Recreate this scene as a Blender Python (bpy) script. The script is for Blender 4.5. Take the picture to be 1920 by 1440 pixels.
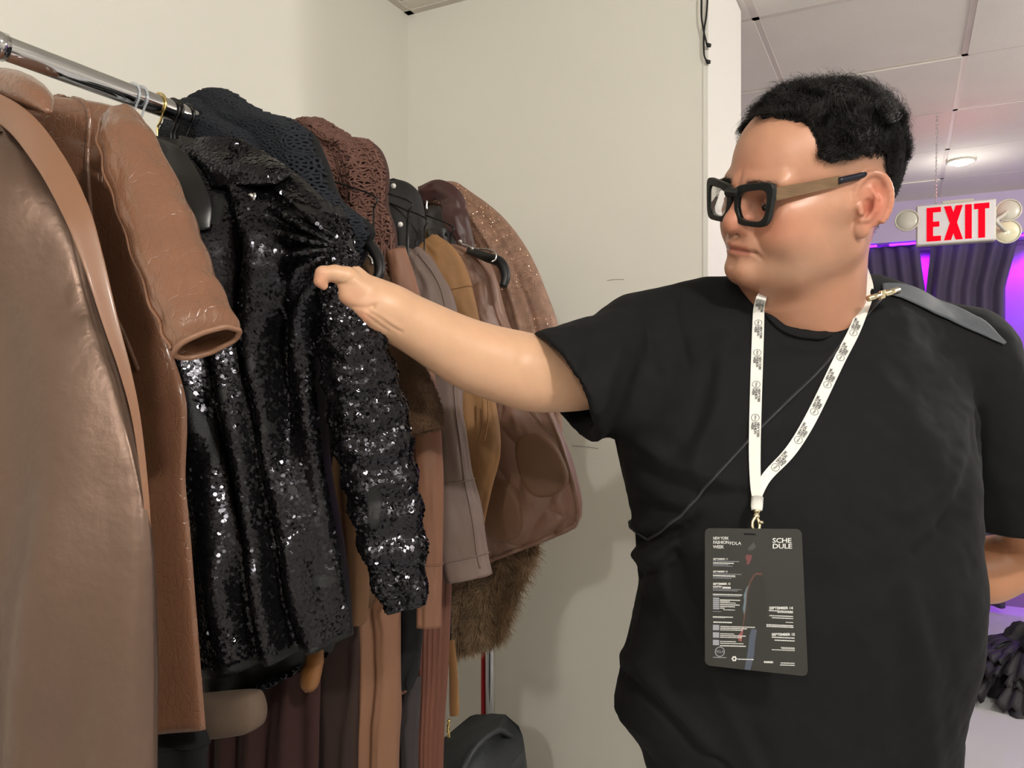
import bpy, bmesh, math, random
import numpy as np
from mathutils import Vector, Matrix, Euler

for _o in list(bpy.data.objects):
    bpy.data.objects.remove(_o, do_unlink=True)
SC = bpy.context.scene
COL = SC.collection
random.seed(7)
RNG = np.random.default_rng(11)

# ------------------------------------------------------------------ camera, world, lights
F, H = 1442.0, 1.40
cam_d = bpy.data.cameras.new('camera')
cam = bpy.data.objects.new('camera', cam_d); COL.objects.link(cam)
cam.location = (0, 0, H); cam.rotation_euler = (math.pi / 2, 0, 0)
cam_d.sensor_width = 36.0; cam_d.lens = F / 1920 * 36.0; cam_d.clip_start = 0.02; cam_d.clip_end = 60
SC.camera = cam
SC.view_settings.view_transform = 'Standard'
SC.view_settings.look = 'None'
SC.view_settings.gamma = 1.0
SC.view_settings.use_curve_mapping = False
SC.view_settings.exposure = -0.24
w = bpy.data.worlds.new('World'); SC.world = w; w.use_nodes = True
w.node_tree.nodes['Background'].inputs[0].default_value = (0.9, 0.88, 0.85, 1)
w.node_tree.nodes['Background'].inputs[1].default_value = 0.25

def lamp(name, kind, loc, energy, color, size=0.05, rot=None, **kw):
    d = bpy.data.lights.new(name, kind); d.energy = energy; d.color = color
    if kind in ('POINT', 'SPOT'): d.shadow_soft_size = size
    if kind == 'AREA':
        d.shape = kw.pop('shape', 'RECTANGLE'); d.size = size; d.size_y = kw.pop('size_y', size)
    for k, v_ in kw.items(): setattr(d, k, v_)
    o = bpy.data.objects.new(name, d); COL.objects.link(o); o.location = loc
    if rot is not None: o.rotation_euler = rot
    return o

# room axes: u runs along the left wall away from the camera, v along the back wall to the right
TH = math.radians(27.0)
U = np.array([math.sin(TH), math.cos(TH), 0.0]); V = np.array([math.cos(TH), -math.sin(TH), 0.0])
CZ = 2.55
CORNER = np.array([-0.324, 2.40, 0.0])
def R(a, b, z=0.0): return CORNER + a * U + b * V + np.array([0, 0, z])
def P(px, py, d): return np.array([(px - 960) / F * d, d, H - (py - 720) / F * d])

WARM = (1.0, 0.97, 0.925)
lamp('ceiling_bulb', 'POINT', (-0.62, -1.75, 2.44), 76, WARM, 0.05)
lamp('ceiling_bulb', 'POINT', (0.85, -0.65, 2.44), 96, WARM, 0.045)
lamp('far_room_bulb_and_fill', 'POINT', (2.30, 3.95, 2.34), 3.5, (1.0, 0.95, 0.90), 0.06)
lamp('far_room_bulb_and_fill', 'POINT', (4.0, 1.7, 2.3), 45, (1.0, 0.96, 0.91), 0.06)  # fill lamp added to brighten the far floor and ceiling
lamp('far_room_bulb_and_fill', 'POINT', (2.60, 1.95, 2.38), 74, (1.0, 0.96, 0.91), 0.06)  # added fill, lightens the white wall end and the ceiling

# ------------------------------------------------------------------ object helpers
def tag(o, label=None, cat=None, group=None, kind=None):
    if label: o['label'] = label
    if cat: o['category'] = cat
    if group: o['group'] = group
    if kind: o['kind'] = kind
    return o
def link(o, parent=None):
    COL.objects.link(o)
    if parent is not None: o.parent = parent
    return o
def thing(name, label, cat, loc=(0, 0, 0), group=None):
    o = bpy.data.objects.new(name, None); COL.objects.link(o)
    o.location = tuple(loc); o.empty_display_size = 0.05
    tag(o, label, cat, group); return o
def mesh_obj(name, verts, faces, mat, parent=None, smooth=True, mats=None):
    """verts in world coordinates; stored relative to the parent's location"""
    verts = np.asarray(verts, dtype=np.float64)
    if parent is not None:
        q = parent
        while q is not None:
            verts = verts - np.array(q.location); q = q.parent
        org = np.zeros(3)
    else:
        org = verts.mean(0) if len(verts) else np.zeros(3)
        verts = verts - org
    me = bpy.data.meshes.new(name)
    if isinstance(faces, np.ndarray):
        nf, k = faces.shape
        me.vertices.add(len(verts)); me.vertices.foreach_set('co', verts.astype(np.float32).ravel())
        me.loops.add(nf * k); me.loops.foreach_set('vertex_index', faces.astype(np.int32).ravel())
        me.polygons.add(nf); me.polygons.foreach_set('loop_start', np.arange(0, nf * k, k, dtype=np.int32))
        me.update(calc_edges=True); me.validate()
    else:
        me.from_pydata([tuple(p) for p in verts], [], [tuple(int(i) for i in f) for f in faces]); me.update()
    if smooth: me.polygons.foreach_set('use_smooth', np.ones(len(me.polygons), dtype=bool))
    if mat is not None: me.materials.append(mat)
    o = bpy.data.objects.new(name, me); COL.objects.link(o)
    if parent is not None: o.parent = parent
    else: o.location = tuple(org)
    return o
def world_verts(o):
    n = len(o.data.vertices); a = np.empty(n * 3, dtype=np.float32); o.data.vertices.foreach_get('co', a)
    a = a.reshape(-1, 3).astype(np.float64); q = o
    while q is not None:
        a = a + np.array(q.location); q = q.parent
    return a
class MB:
    """collects simple solids; build() links them as one mesh object"""
    def __init__(s): s.v = []; s.f = []; s.n = 0
    def add(s, v, f):
        s.v.append(np.asarray(v, float)); s.f += [tuple(i + s.n for i in q) for q in f]; s.n += len(v); return s
    def box(s, c, size, ax=None, bev=0.0):
        c = np.asarray(c, float); hx, hy, hz = [k / 2 for k in size]
        A = np.eye(3) if ax is None else np.asarray(ax, float)
        if bev <= 0:
            pts = [(sx * hx, sy * hy, sz * hz) for sz in (-1, 1) for sy in (-1, 1) for sx in (-1, 1)]
            f = [(0, 2, 3, 1), (4, 5, 7, 6), (0, 1, 5, 4), (2, 6, 7, 3), (0, 4, 6, 2), (1, 3, 7, 5)]
            return s.add(c + np.array(pts) @ A, f)
        b = min(bev, hx * .9, hy * .9, hz * .9); pts = []; f = []
        bm = bmesh.new(); bmesh.ops.create_cube(bm, size=1.0)
        for vv in bm.verts: vv.co = Vector((vv.co.x * hx * 2, vv.co.y * hy * 2, vv.co.z * hz * 2))
        bmesh.ops.bevel(bm, geom=list(bm.edges), offset=b, segments=2, affect='EDGES', profile=0.6)
        bm.verts.ensure_lookup_table()
        pts = np.array([tuple(vv.co) for vv in bm.verts]); f = [tuple(q.index for q in fc.verts) for fc in bm.faces]
        bm.free(); return s.add(c + pts @ A, f)
    def tube(s, pts, r, n=12, caps=True, closed=False, flat=1.0):
        pts = np.asarray(pts, float); m = len(pts); rr = np.full(m, r) if np.isscalar(r) else np.asarray(r, float)
        T = np.gradient(pts, axis=0)
        if closed: T = np.roll(pts, -1, 0) - np.roll(pts, 1, 0)
        T /= np.linalg.norm(T, axis=1)[:, None] + 1e-12
        up = np.array([0, 0, 1.0]) if abs(T[0][2]) < 0.9 else np.array([1.0, 0, 0])
        N = np.cross(up, T[0]); N /= np.linalg.norm(N); Ns = []
        for i in range(m):
            N = N - T[i] * N.dot(T[i]); N /= np.linalg.norm(N) + 1e-12; Ns.append(N.copy())
        Ns = np.array(Ns); B = np.cross(T, Ns); a = np.arange(n) * 2 * math.pi / n
        v = (pts[:, None] + rr[:, None, None] * (np.cos(a)[None, :, None] * Ns[:, None] + flat * np.sin(a)[None, :, None] * B[:, None])).reshape(-1, 3)
        f = []
        for i in range(m if closed else m - 1):
            i2 = (i + 1) % m
            for j in range(n):
                k = (j + 1) % n; f.append((i * n + j, i * n + k, i2 * n + k, i2 * n + j))
        if caps and not closed:
            f.append(tuple(range(n - 1, -1, -1))); f.append(tuple((m - 1) * n + j for j in range(n)))
        return s.add(v, f)
    def disc(s, c, nrm, r, h, n=24):
        c = np.asarray(c, float); nrm = np.asarray(nrm, float) / np.linalg.norm(nrm)
        return s.tube([c - nrm * h / 2, c + nrm * h / 2], r, n)
    def sphere(s, c, r, n=16, scale=(1, 1, 1), ax=None):
        A = np.eye(3) if ax is None else np.asarray(ax, float)
        v = [(0, 0, 1)]; m = n // 2
        for i in range(1, m):
            t = math.pi * i / m
            for j in range(n):
                p = 2 * math.pi * j / n; v.append((math.sin(t) * math.cos(p), math.sin(t) * math.sin(p), math.cos(t)))
        v.append((0, 0, -1)); f = []
        for j in range(n): f.append((0, 1 + j, 1 + (j + 1) % n))
        for i in range(m - 2):
            for j in range(n):
                a_ = 1 + i * n; k = (j + 1) % n; f.append((a_ + j, a_ + n + j, a_ + n + k, a_ + k))
        L = len(v) - 1; b = 1 + (m - 2) * n
        for j in range(n): f.append((b + j, L, b + (j + 1) % n))
        return s.add(np.asarray(c, float) + (np.array(v) * np.array(scale) * r) @ A, f)
    def build(s, name, mat, parent=None, smooth=False):
        o = mesh_obj(name, np.vstack(s.v), s.f, mat, parent, smooth)
        if smooth == 'auto':
            try: o.data.shade_auto_smooth
            except Exception: pass
        return o
def bez(pts, n=40):
    """Catmull-Rom through pts"""
    p = np.asarray(pts, float); q = np.vstack([2 * p[0] - p[1], p, 2 * p[-1] - p[-2]]); m = len(p) - 1
    t = np.linspace(0, m, n); i = np.minimum(t.astype(int), m - 1); f = (t - i)[:, None]
    p0, p1, p2, p3 = q[i], q[i + 1], q[i + 2], q[i + 3]
    return 0.5 * (2 * p1 + (p2 - p0) * f + (2 * p0 - 5 * p1 + 4 * p2 - p3) * f ** 2 + (3 * p1 - p0 - 3 * p2 + p3) * f ** 3)

def _hash(ix, iy, iz, seed):
    h = (ix * 374761393 + iy * 668265263 + iz * 2147483647 + seed * 974634777) & 0xffffffff
    h = ((h ^ (h >> 13)) * 1274126177) & 0xffffffff
    return ((h ^ (h >> 16)) & 0xffff) / 32767.5 - 1.0
def noise3(p, scale=1.0, seed=0, octaves=1):
    p = np.asarray(p, float) * scale; out = 0; amp = 1.0
    for o in range(octaves):
        i = np.floor(p).astype(np.int64); f = p - i; f = f * f * (3 - 2 * f)
        r = 0
        for dx in (0, 1):
            for dy in (0, 1):
                for dz in (0, 1):
                    wgt = (f[..., 0] if dx else 1 - f[..., 0]) * (f[..., 1] if dy else 1 - f[..., 1]) * (f[..., 2] if dz else 1 - f[..., 2])
                    r = r + wgt * _hash(i[..., 0] + dx, i[..., 1] + dy, i[..., 2] + dz, seed + o * 17)
        out = out + amp * r; amp *= 0.5; p = p * 2.03 + 7.1
    return out
def sstep(a, b, x):
    t = np.clip((x - a) / (b - a), 0, 1); return t * t * (3 - 2 * t)

# ------------------------------------------------------------------ materials
def srgb(c):
    return tuple(((x / 255.0) / 12.92 if x / 255.0 <= 0.04045 else ((x / 255.0 + 0.055) / 1.055) ** 2.4) for x in c)
def mat(name, rgb, rough=0.6, metal=0.0, var=0.0, var_scale=6.0, bump=0.0, bump_scale=60.0, bump_dist=0.002, kind='noise', sheen=0.0,
        coat=0.0, spec=0.5, emit=None, emit_s=0.0, trans=0.0, ior=1.45, rough_var=0.0, stretch=(1, 1, 1), rgb2=None, attr=None, aniso=0.0, sss=0.0):
    m = bpy.data.materials.new(name); m.use_nodes = True; nt = m.node_tree; b = nt.nodes['Principled BSDF']; L = nt.links
    c = srgb(rgb); b.inputs['Base Color'].default_value = (*c, 1); b.inputs['Roughness'].default_value = rough
    b.inputs['Metallic'].default_value = metal; b.inputs['Specular IOR Level'].default_value = spec; b.inputs['IOR'].default_value = ior
    if sheen: b.inputs['Sheen Weight'].default_value = sheen; b.inputs['Sheen Roughness'].default_value = 0.4; b.inputs['Sheen Tint'].default_value = (*c, 1)
    if coat: b.inputs['Coat Weight'].default_value = coat; b.inputs['Coat Roughness'].default_value = 0.12
    if trans: b.inputs['Transmission Weight'].default_value = trans
    if aniso: b.inputs['Anisotropic'].default_value = aniso
    if sss:
        b.inputs['Subsurface Weight'].default_value = sss; b.inputs['Subsurface Radius'].default_value = (0.012, 0.005, 0.003); b.inputs['Subsurface Scale'].default_value = 0.5
    if emit is not None:
        b.inputs['Emission Color'].default_value = (*srgb(emit), 1); b.inputs['Emission Strength'].default_value = emit_s
    tc = nt.nodes.new('ShaderNodeTexCoord'); mp = nt.nodes.new('ShaderNodeMapping'); L.new(tc.outputs['Object'], mp.inputs[0])
    mp.inputs['Scale'].default_value = stretch
    if attr:
        at = nt.nodes.new('ShaderNodeVertexColor'); at.layer_name = attr; L.new(at.outputs['Color'], b.inputs['Base Color'])
    elif var or rgb2:
        n = nt.nodes.new('ShaderNodeTexNoise'); n.inputs['Scale'].default_value = var_scale; n.inputs['Detail'].default_value = 4
        L.new(mp.outputs[0], n.inputs['Vector'])
        mx = nt.nodes.new('ShaderNodeValToRGB'); L.new(n.outputs['Fac'], mx.inputs[0])
        c2 = srgb(rgb2) if rgb2 else tuple(min(1, k * (1 + var)) for k in c); c1 = c if rgb2 else tuple(k * (1 - var) for k in c)
        mx.color_ramp.elements[0].position = 0.32; mx.color_ramp.elements[0].color = (*c1, 1)
        mx.color_ramp.elements[1].position = 0.68; mx.color_ramp.elements[1].color = (*c2, 1)
        L.new(mx.outputs[0], b.inputs['Base Color'])
    if rough_var:
        n = nt.nodes.new('ShaderNodeTexNoise'); n.inputs['Scale'].default_value = 9; n.inputs['Detail'].default_value = 3; L.new(mp.outputs[0], n.inputs['Vector'])
        mr = nt.nodes.new('ShaderNodeMapRange'); mr.inputs['From Min'].default_value = .3; mr.inputs['From Max'].default_value = .7
        mr.inputs['To Min'].default_value = max(0.02, rough - rough_var); mr.inputs['To Max'].default_value = rough + rough_var
        L.new(n.outputs['Fac'], mr.inputs['Value']); L.new(mr.outputs[0], b.inputs['Roughness'])
    if bump:
        if kind == 'noise':
            t = nt.nodes.new('ShaderNodeTexNoise'); t.inputs['Scale'].default_value = bump_scale; t.inputs['Detail'].default_value = 5; out = t.outputs['Fac']
        elif kind == 'voronoi':
            t = nt.nodes.new('ShaderNodeTexVoronoi'); t.inputs['Scale'].default_value = bump_scale; t.feature = 'DISTANCE_TO_EDGE'
            r_ = nt.nodes.new('ShaderNodeMapRange'); r_.inputs['From Max'].default_value = 0.06; L.new(t.outputs['Distance'], r_.inputs['Value']); out = r_.outputs[0]
        elif kind == 'wave':
            t = nt.nodes.new('ShaderNodeTexWave'); t.inputs['Scale'].default_value = bump_scale; t.inputs['Distortion'].default_value = 1.5; out = t.outputs['Fac']
        L.new(mp.outputs[0], t.inputs['Vector'])
        bp = nt.nodes.new('ShaderNodeBump'); bp.inputs['Strength'].default_value = bump; bp.inputs['Distance'].default_value = bump_dist
        L.new(out, bp.inputs['Height']); L.new(bp.outputs[0], b.inputs['Normal'])
    return m
M = {}
M['wall'] = mat('wall_paint', (226, 223, 213), 0.62, bump=0.12, bump_scale=180, bump_dist=0.001, var=0.015, var_scale=1.6)
M['jamb'] = mat('jamb_paint', (226, 223, 216), 0.5, bump=0.15, bump_scale=60, bump_dist=0.001)
M['tile'] = mat('ceiling_tile', (218, 214, 204), 0.85, bump=0.35, bump_scale=240, bump_dist=0.002, var=0.03, var_scale=4)
M['tbar'] = mat('tbar_enamel', (206, 199, 189), 0.55)
M['floor'] = mat('polished_floor', (196, 196, 196), 0.16, var=0.03, var_scale=2, coat=0.3)
M['farwall'] = mat('far_wall_paint', (214, 208, 214), 0.7)
M['purplelit'] = mat('violet_lit_wall', (128, 96, 150), 0.7)  # violet glow on the pale far wall put into its base colour
M['chrome'] = mat('chrome', (205, 205, 208), 0.09, 1.0)
M['black'] = mat('black_plastic', (14, 14, 15), 0.35)
M['whitep'] = mat('white_plastic', (232, 230, 222), 0.3)
# ------------------------------------------------------------------ the room
def rbox(name, a0, a1, b0, b1, z0, z1, m, parent=None, bev=0.0):
    mb = MB(); ax = np.array([U, V, [0, 0, 1.0]])
    mb.box(R((a0 + a1) / 2, (b0 + b1) / 2, (z0 + z1) / 2), (a1 - a0, b1 - b0, z1 - z0), ax, bev)
    return mb.build(name, m, parent)
A_MIN, A_MAX, B_MAX = -4.9, 3.75, 5.2
OPEN_B = 0.92; PT = 0.434
tag(rbox('floor', A_MIN, A_MAX, -0.0, B_MAX, -0.1, 0.0, M['floor']), kind='structure')
tag(rbox('wall_left', A_MIN, 0.0, -0.12, 0.0, 0, CZ + .15, M['wall']), kind='structure')
wb = rbox('wall_back', 0.0, PT, -0.12, OPEN_B - .004, 0, CZ + .15, M['wall']); tag(wb, kind='structure')
tag(rbox('trim_1', -0.004, PT + .004, OPEN_B - .004, OPEN_B + .012, 0, CZ - .002, M['jamb'], bev=.003), kind='structure')
tag(rbox('wall_side', PT, A_MAX, -0.12, 0.0, 0, CZ + .15, M['farwall']), kind='structure')
wf = rbox('wall_far', A_MAX, A_MAX + .12, -0.12, B_MAX + .12, 0, CZ + .15, M['purplelit']); tag(wf, kind='structure')
tag(rbox('wall_right', A_MIN, A_MAX, B_MAX, B_MAX + .12, 0, CZ + .15, M['wall']), kind='structure')
tag(rbox('wall_rear', A_MIN - .12, A_MIN, -0.12, B_MAX + .12, 0, CZ + .15, M['wall']), kind='structure')

# suspended ceiling: slab above, tiles dropped in a T-bar grid
ceil = rbox('ceiling', A_MIN, A_MAX, 0.0, B_MAX, CZ + .03, CZ + .15, M['tile']); tag(ceil, kind='structure')
G = 0.61
bl = [0.0] + [0.35 + G * k for k in range(0, 8)] + [B_MAX]
al = sorted([A_MIN, A_MAX] + [-0.08 + G * k for k in range(-8, 6) if A_MIN < -0.08 + G * k < A_MAX])
rt = random.Random(3); ax = np.array([U, V, [0, 0, 1.0]])
for i in range(len(al) - 1):
    for j in range(len(bl) - 1):
        a0, a1, b0, b1 = al[i], al[i + 1], bl[j], bl[j + 1]
        if a1 - a0 < .06 or b1 - b0 < .06: continue
        if a0 >= -.09 and a1 <= PT + .2 and b1 <= OPEN_B - .2 and a0 > 0: continue
        mb = MB(); dz = rt.uniform(-.003, .003)
        g = 0.0075
        mb.box(R((a0 + a1) / 2, (b0 + b1) / 2, CZ + .016 + dz), (a1 - a0 - 2 * g, b1 - b0 - 2 * g, .022), ax)
        mb.build('ceiling_tile', M['tile'], ceil)
mb = MB()
for a in al[1:-1]: mb.box(R(a, B_MAX / 2, CZ + .0095), (.022, B_MAX, .006), ax)
for b in bl[1:-1]: mb.box(R((A_MIN + A_MAX) / 2, b, CZ + .0095), (A_MAX - A_MIN, .022, .006), ax)
mb.box(R(-2.4, 0.012, CZ + .003), (4.8, .024, .006), ax); mb.box(R(-.012, .46, CZ + .003), (.024, .93, .006), ax)
mb.build('grid_rail', M['tbar'], ceil)

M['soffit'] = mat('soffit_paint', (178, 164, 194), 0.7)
# lower soffit in front of the far wall that carries the curtain track
FA = A_MAX
sof = rbox('trim_2', FA - .30, FA, 0.0, B_MAX, 2.30, CZ + .03, M['soffit']); tag(sof, kind='structure')

# baseboards
tag(rbox('baseboard_left', A_MIN, 0, 0, .012, 0, .09, M['jamb'], bev=.003), kind='structure')
tag(rbox('baseboard_back', -.012, 0, .012, OPEN_B - .01, 0, .09, M['jamb'], bev=.003), kind='structure')

# purple stage lighting between the curtains and the far wall
PUR = (0.36, 0.01, 1.0)
def ang(vec):
    return Vector(vec).to_track_quat('-Z', 'Y').to_euler()
M['led'] = mat('purple_led', (120, 20, 255), 0.5, emit=(140, 30, 255), emit_s=6.0)
strip = MB()
for k in range(9):
    b0 = .2 + k * .54
    strip.box(R(FA - .285, b0 + .25, 2.285), (.012, .5 - (.03 if k % 3 else .08), .012), ax)
so = strip.build('led_strip', M['led']); tag(so, 'thin purple light strip running along the top of the curtains', 'light strip')
for b in (0.7, 1.2, 1.5, 1.8, 2.15, 2.5, 3.1):
    p = R(FA - .13, b, 2.26)
    lamp('purple_wash', 'SPOT', tuple(p), 42, PUR, 0.04, rot=ang(R(FA, b, 1.75) - p), spot_size=2.3, spot_blend=.6)
lamp('purple_floor_wash', 'SPOT', tuple(R(FA - .4, 2.7, 2.2)), 14, PUR, 0.08, rot=ang(R(1.2, 2.3, 0) - R(FA - .4, 2.7, 2.2)), spot_size=.8, spot_blend=.8)

# curtains: pleated cloth hanging from the soffit
M['curtain'] = mat('curtain_cloth', (74, 66, 88), 0.85, bump=0.25, bump_scale=400, sheen=0.2)
def curtain(zs, ls, rs, label):
    """left and right hem positions along the wall at heights zs (top to bottom)"""
    nu, nv = 140, 60; vs = []; am = FA - .22; wtop = rs[0] - ls[0]
    for j in range(nv):
        t = j / (nv - 1); z = zs[0] + (zs[-1] - zs[0]) * t
        l = np.interp(-z, [-q for q in zs], ls); r = np.interp(-z, [-q for q in zs], rs)
        for i in range(nu):
            s = i / (nu - 1)
            off = .020 * math.sin(s * 2 * math.pi * round(wtop / .085) + .6 * math.sin(t * 3)) + .008 * math.sin(s * 23 + t * 2)
            vs.append(R(am + off, l + (r - l) * s, z))
    fs = [(j * nu + i, j * nu + i + 1, (j + 1) * nu + i + 1, (j + 1) * nu + i) for j in range(nv - 1) for i in range(nu - 1)]
    o = mesh_obj('curtain', vs, fs, M['curtain']); tag(o, label, 'curtain', 'dark curtains across the far wall')
    md = o.modifiers.new('thick', 'SOLIDIFY'); md.thickness = .003
    return o
curtain([2.285, 1.99, .04], [.30, .32, .32], [1.46, 1.497, 1.497], 'dark violet curtain just behind the neck of the man')
curtain([2.285, 1.99, .04], [1.532, 1.503, 1.503], [1.992, 1.925, 1.925], 'dark violet curtain hanging under the exit sign')
curtain([2.285, 1.99, .04], [2.36, 2.40, 2.40], [3.5, 3.5, 3.5], 'dark violet curtain past the wide purple gap')

# exit sign with its emergency lamp heads, hung on a chain
M['signface'] = mat('sign_face', (196, 192, 194), 0.35, emit=(255, 215, 215), emit_s=0.04)
M['exitred'] = mat('exit_red', (200, 4, 22), 0.8, emit=(255, 4, 30), emit_s=.85, spec=.05)
M['lamp_glass'] = mat('lamp_glass', (205, 200, 172), 0.10, coat=.6)
M['ring'] = mat('ring_enamel', (178, 174, 162), 0.3)
sc_ = P(1790.5, 419.5, 3.36); Wd = .302; Hd = .178
sgn = thing('exit_sign', 'lit white exit sign with red letters hanging on a chain', 'sign', sc_)
mb = MB(); mb.box(sc_, (.05, Wd, Hd), ax, .006); mb.build('housing', M['ring'], sgn)
mb = MB(); mb.box(sc_ - U * .0262, (.002, Wd - .012, Hd - .012), ax, .0); mb.build('face_plate', M['signface'], sgn)
def sgn_pt(x, z): return sc_ - U * .0275 + V * x + np.array([0, 0, z])
def poly_prism(mb, pts, depth=.0012):
    n = len(pts); v = [sgn_pt(*p) for p in pts] + [sgn_pt(*p) - U * depth for p in pts]
    mb.add(v, [tuple(range(n - 1, -1, -1)), tuple(range(n, 2 * n))] + [(i, (i + 1) % n, n + (i + 1) % n, n + i) for i in range(n)])
def sx(q): return (q - 762.5) / 525 * Wd
lz0, lz1 = -.074, .074; st = .025
def letter(name, polys):
    mb = MB()
    for k_, p in enumerate(polys): poly_prism(mb, p, .0012 + .0006 * k_)
    mb.build(name, M['exitred'], sgn)
def rect(x0, x1, z0, z1): return [(x0, z0), (x1, z0), (x1, z1), (x0, z1)]
e0, e1 = sx(572), sx(668)
letter('letter_e', [rect(e0, e0 + st, lz0, lz1), rect(e0 + st, e1, lz1 - .022, lz1), rect(e0 + st, e1 - .006, -.011, .011), rect(e0 + st, e1, lz0, lz0 + .022)])
x0, x1 = sx(688), sx(812); q = .027
letter('letter_x', [[(x0, lz0), (x0 + q, lz0), (x1, lz1), (x1 - q, lz1)], [(x1 - q, lz0), (x1, lz0), (x0 + q, lz1), (x0, lz1)]])
i0 = sx(826); letter('letter_i', [rect(i0, i0 + st, lz0, lz1)])
t0, t1 = sx(884), sx(982); tm = (t0 + t1) / 2
letter('letter_t', [rect(t0, t1, lz1 - .024, lz1), rect(tm - st / 2, tm + st / 2, lz0, lz1 - .024)])
mb = MB(); mb.box(sc_ + np.array([0, 0, Hd / 2 + .006]) - V * -.01, (.03, .12, .012), ax, .003); mb.build('mounting_bar', M['ring'], sgn)
for (px, py, r, lit) in ((1700, 414, .046, 0), (1890, 395, .048, 0), (1888, 434.5, .05, 1)):
    c = P(px, py, 3.36); nrm = np.array([-.35, -1, .0 if lit else .1]); nrm /= np.linalg.norm(nrm)
    A = np.array([V, np.cross(nrm, V), nrm]); 
    mb = MB(); mb.sphere(c, r, 20, (1, 1, .34), A); hd = mb.build('lamp_head', M['lamp_glass'] if lit else M['ring'], sgn, True)
    mb = MB(); a_ = np.linspace(0, 2 * math.pi, 25)[:-1]
    mb.tube([c + nrm * r * .12 + r * 1.0 * (math.cos(t) * A[0] + math.sin(t) * A[1]) for t in a_], .004, 8, closed=True); mb.build('rim', M['ring'], hd, True)
    side = sc_ + V * (Wd / 2 if px > 1790 else -Wd / 2) + np.array([0, 0, .0])
    mb = MB(); mb.tube(bez([side, (side + c) / 2 + np.array([0, 0, -.004]), c], 8), .008, 8); mb.build('arm', M['ring'], sgn, True)
chain = MB(); top = P(1757, 210, 3.27); top[2] = CZ; bot = sc_ + np.array([0, 0, Hd / 2]) - V * .075
n = 46
for k in range(n):
    c = top + (bot - top) * (k + .5) / n; L_ = (top - bot)[2] / n * .72
    h = V if k % 2 else U
    chain.tube([c + h * .0035 * math.cos(t) + np.array([0, 0, 1]) * L_ * math.sin(t) for t in np.linspace(0, 2 * math.pi, 9)[:-1]], .0012, 5, closed=True)
tag(chain.build('chain', M['chrome'], sgn), kind='stuff')

# recessed bulb in the far ceiling
M['glow'] = mat('bulb_glow', (255, 250, 240), 0.5, emit=(255, 246, 235), emit_s=22)
bc = P(1802, 300, 3.95); bc[2] = CZ - .005
lt = thing('ceiling_light', 'bright round bulb in the ceiling above the exit sign', 'ceiling light', bc)
mb = MB(); mb.tube([bc + np.array([.062 * math.cos(t), .062 * math.sin(t), 0]) for t in np.linspace(0, 2 * math.pi, 33)[:-1]], .008, 8, closed=True); mb.build('trim_ring', M['ring'], lt, True)
mb = MB(); mb.sphere(bc + np.array([0, 0, .0]), .05, 20, (1, 1, .45)); mb.build('bulb', M['glow'], lt, True)

# two black cables on the edge of the wall end
cb = [[(1319, -60), (1315, 10), (1318, 50), (1325, 82)], [(1331, -60), (1326, 10), (1320, 60), (1320, 100), (1324, 113)]]
for k, pts in enumerate(cb):
    d = 1.962
    o3 = [P(x, y, d + (.004 if k else 0)) for x, y in pts]; o3[0][2] = CZ
    lab = ['short black cable hanging at the top corner of the white wall end', 'longer black cable hanging at the top corner of the white wall end'][k]
    c_ = thing('cable', lab, 'cable', o3[-1], 'cables hanging by the white wall end')
    mb = MB(); mb.tube(bez(o3, 30), .0024, 8); mb.build('cord', M['black'], c_, True)
    e = o3[-1]; mb = MB(); mb.tube([e, e + np.array([.004, 0, -.004]), e + np.array([.011, 0, -.005])], [.003, .006, .0045], 8); mb.build('plug', M['black'], c_, True)

lamp('exit_glow', 'POINT', tuple(sc_ + np.array([0, 0, .16]) + U * .02), 0.8, (1.0, .10, .12), 0.03)

M['scuff'] = mat('scuff_grey', (150, 144, 132), .8)
for (x0, y0, x1, y1) in ((1072, 836, 1122, 841), (1138, 526, 1170, 524)):
    def wallpt(px, py):
        k = (px - 960) / F; b = (k * CORNER[1] - CORNER[0]) / (V[0] - k * V[1]); d = CORNER[1] + b * V[1]; return P(px, py, d) - U * .0008
    a_, b_ = wallpt(x0, y0), wallpt(x1, y1); mb = MB(); mb.tube(bez([a_, (a_ + b_) / 2 + np.array([0, 0, .0015]), b_], 8), .0013, 6, flat=.4); mb.build('scuff_mark', M['scuff'], wb)
# ------------------------------------------------------------------ clothes rack
RT = np.array([-.612, .92, 1.804])           # the rail passes here
def rail(t): return RT + t * U
def s_of(px, t):
    k = (px - 960) / F; x0, y0 = RT[0] + t * U[0], RT[1] + t * U[1]
    return (k * y0 - x0) / (V[0] - k * V[1])
def dep(px, t):
    return RT[1] + t * U[1] + s_of(px, t) * V[1]
def Pt(px, py, t, off=0.0):
    """the point seen at (px, py) on the plane that hangs square to the rail at t"""
    return P(px, py, dep(px, t)) - U * off
RR = .0148; T0, T1 = -.62, 1.22
rk = thing('clothes_rack', 'chrome garment rack with a thick round rail along the wall', 'clothes rack', (rail(.3)[0], rail(.3)[1], 0))
mb = MB(); mb.tube([rail(T0), rail(T1)], RR, 32); o = mb.build('rail', M['chrome'], rk, True)
mb = MB(); mb.tube([rail(-.012), rail(.004)], RR + .0022, 32); mb.build('rail_collar', M['chrome'], rk, True)
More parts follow.
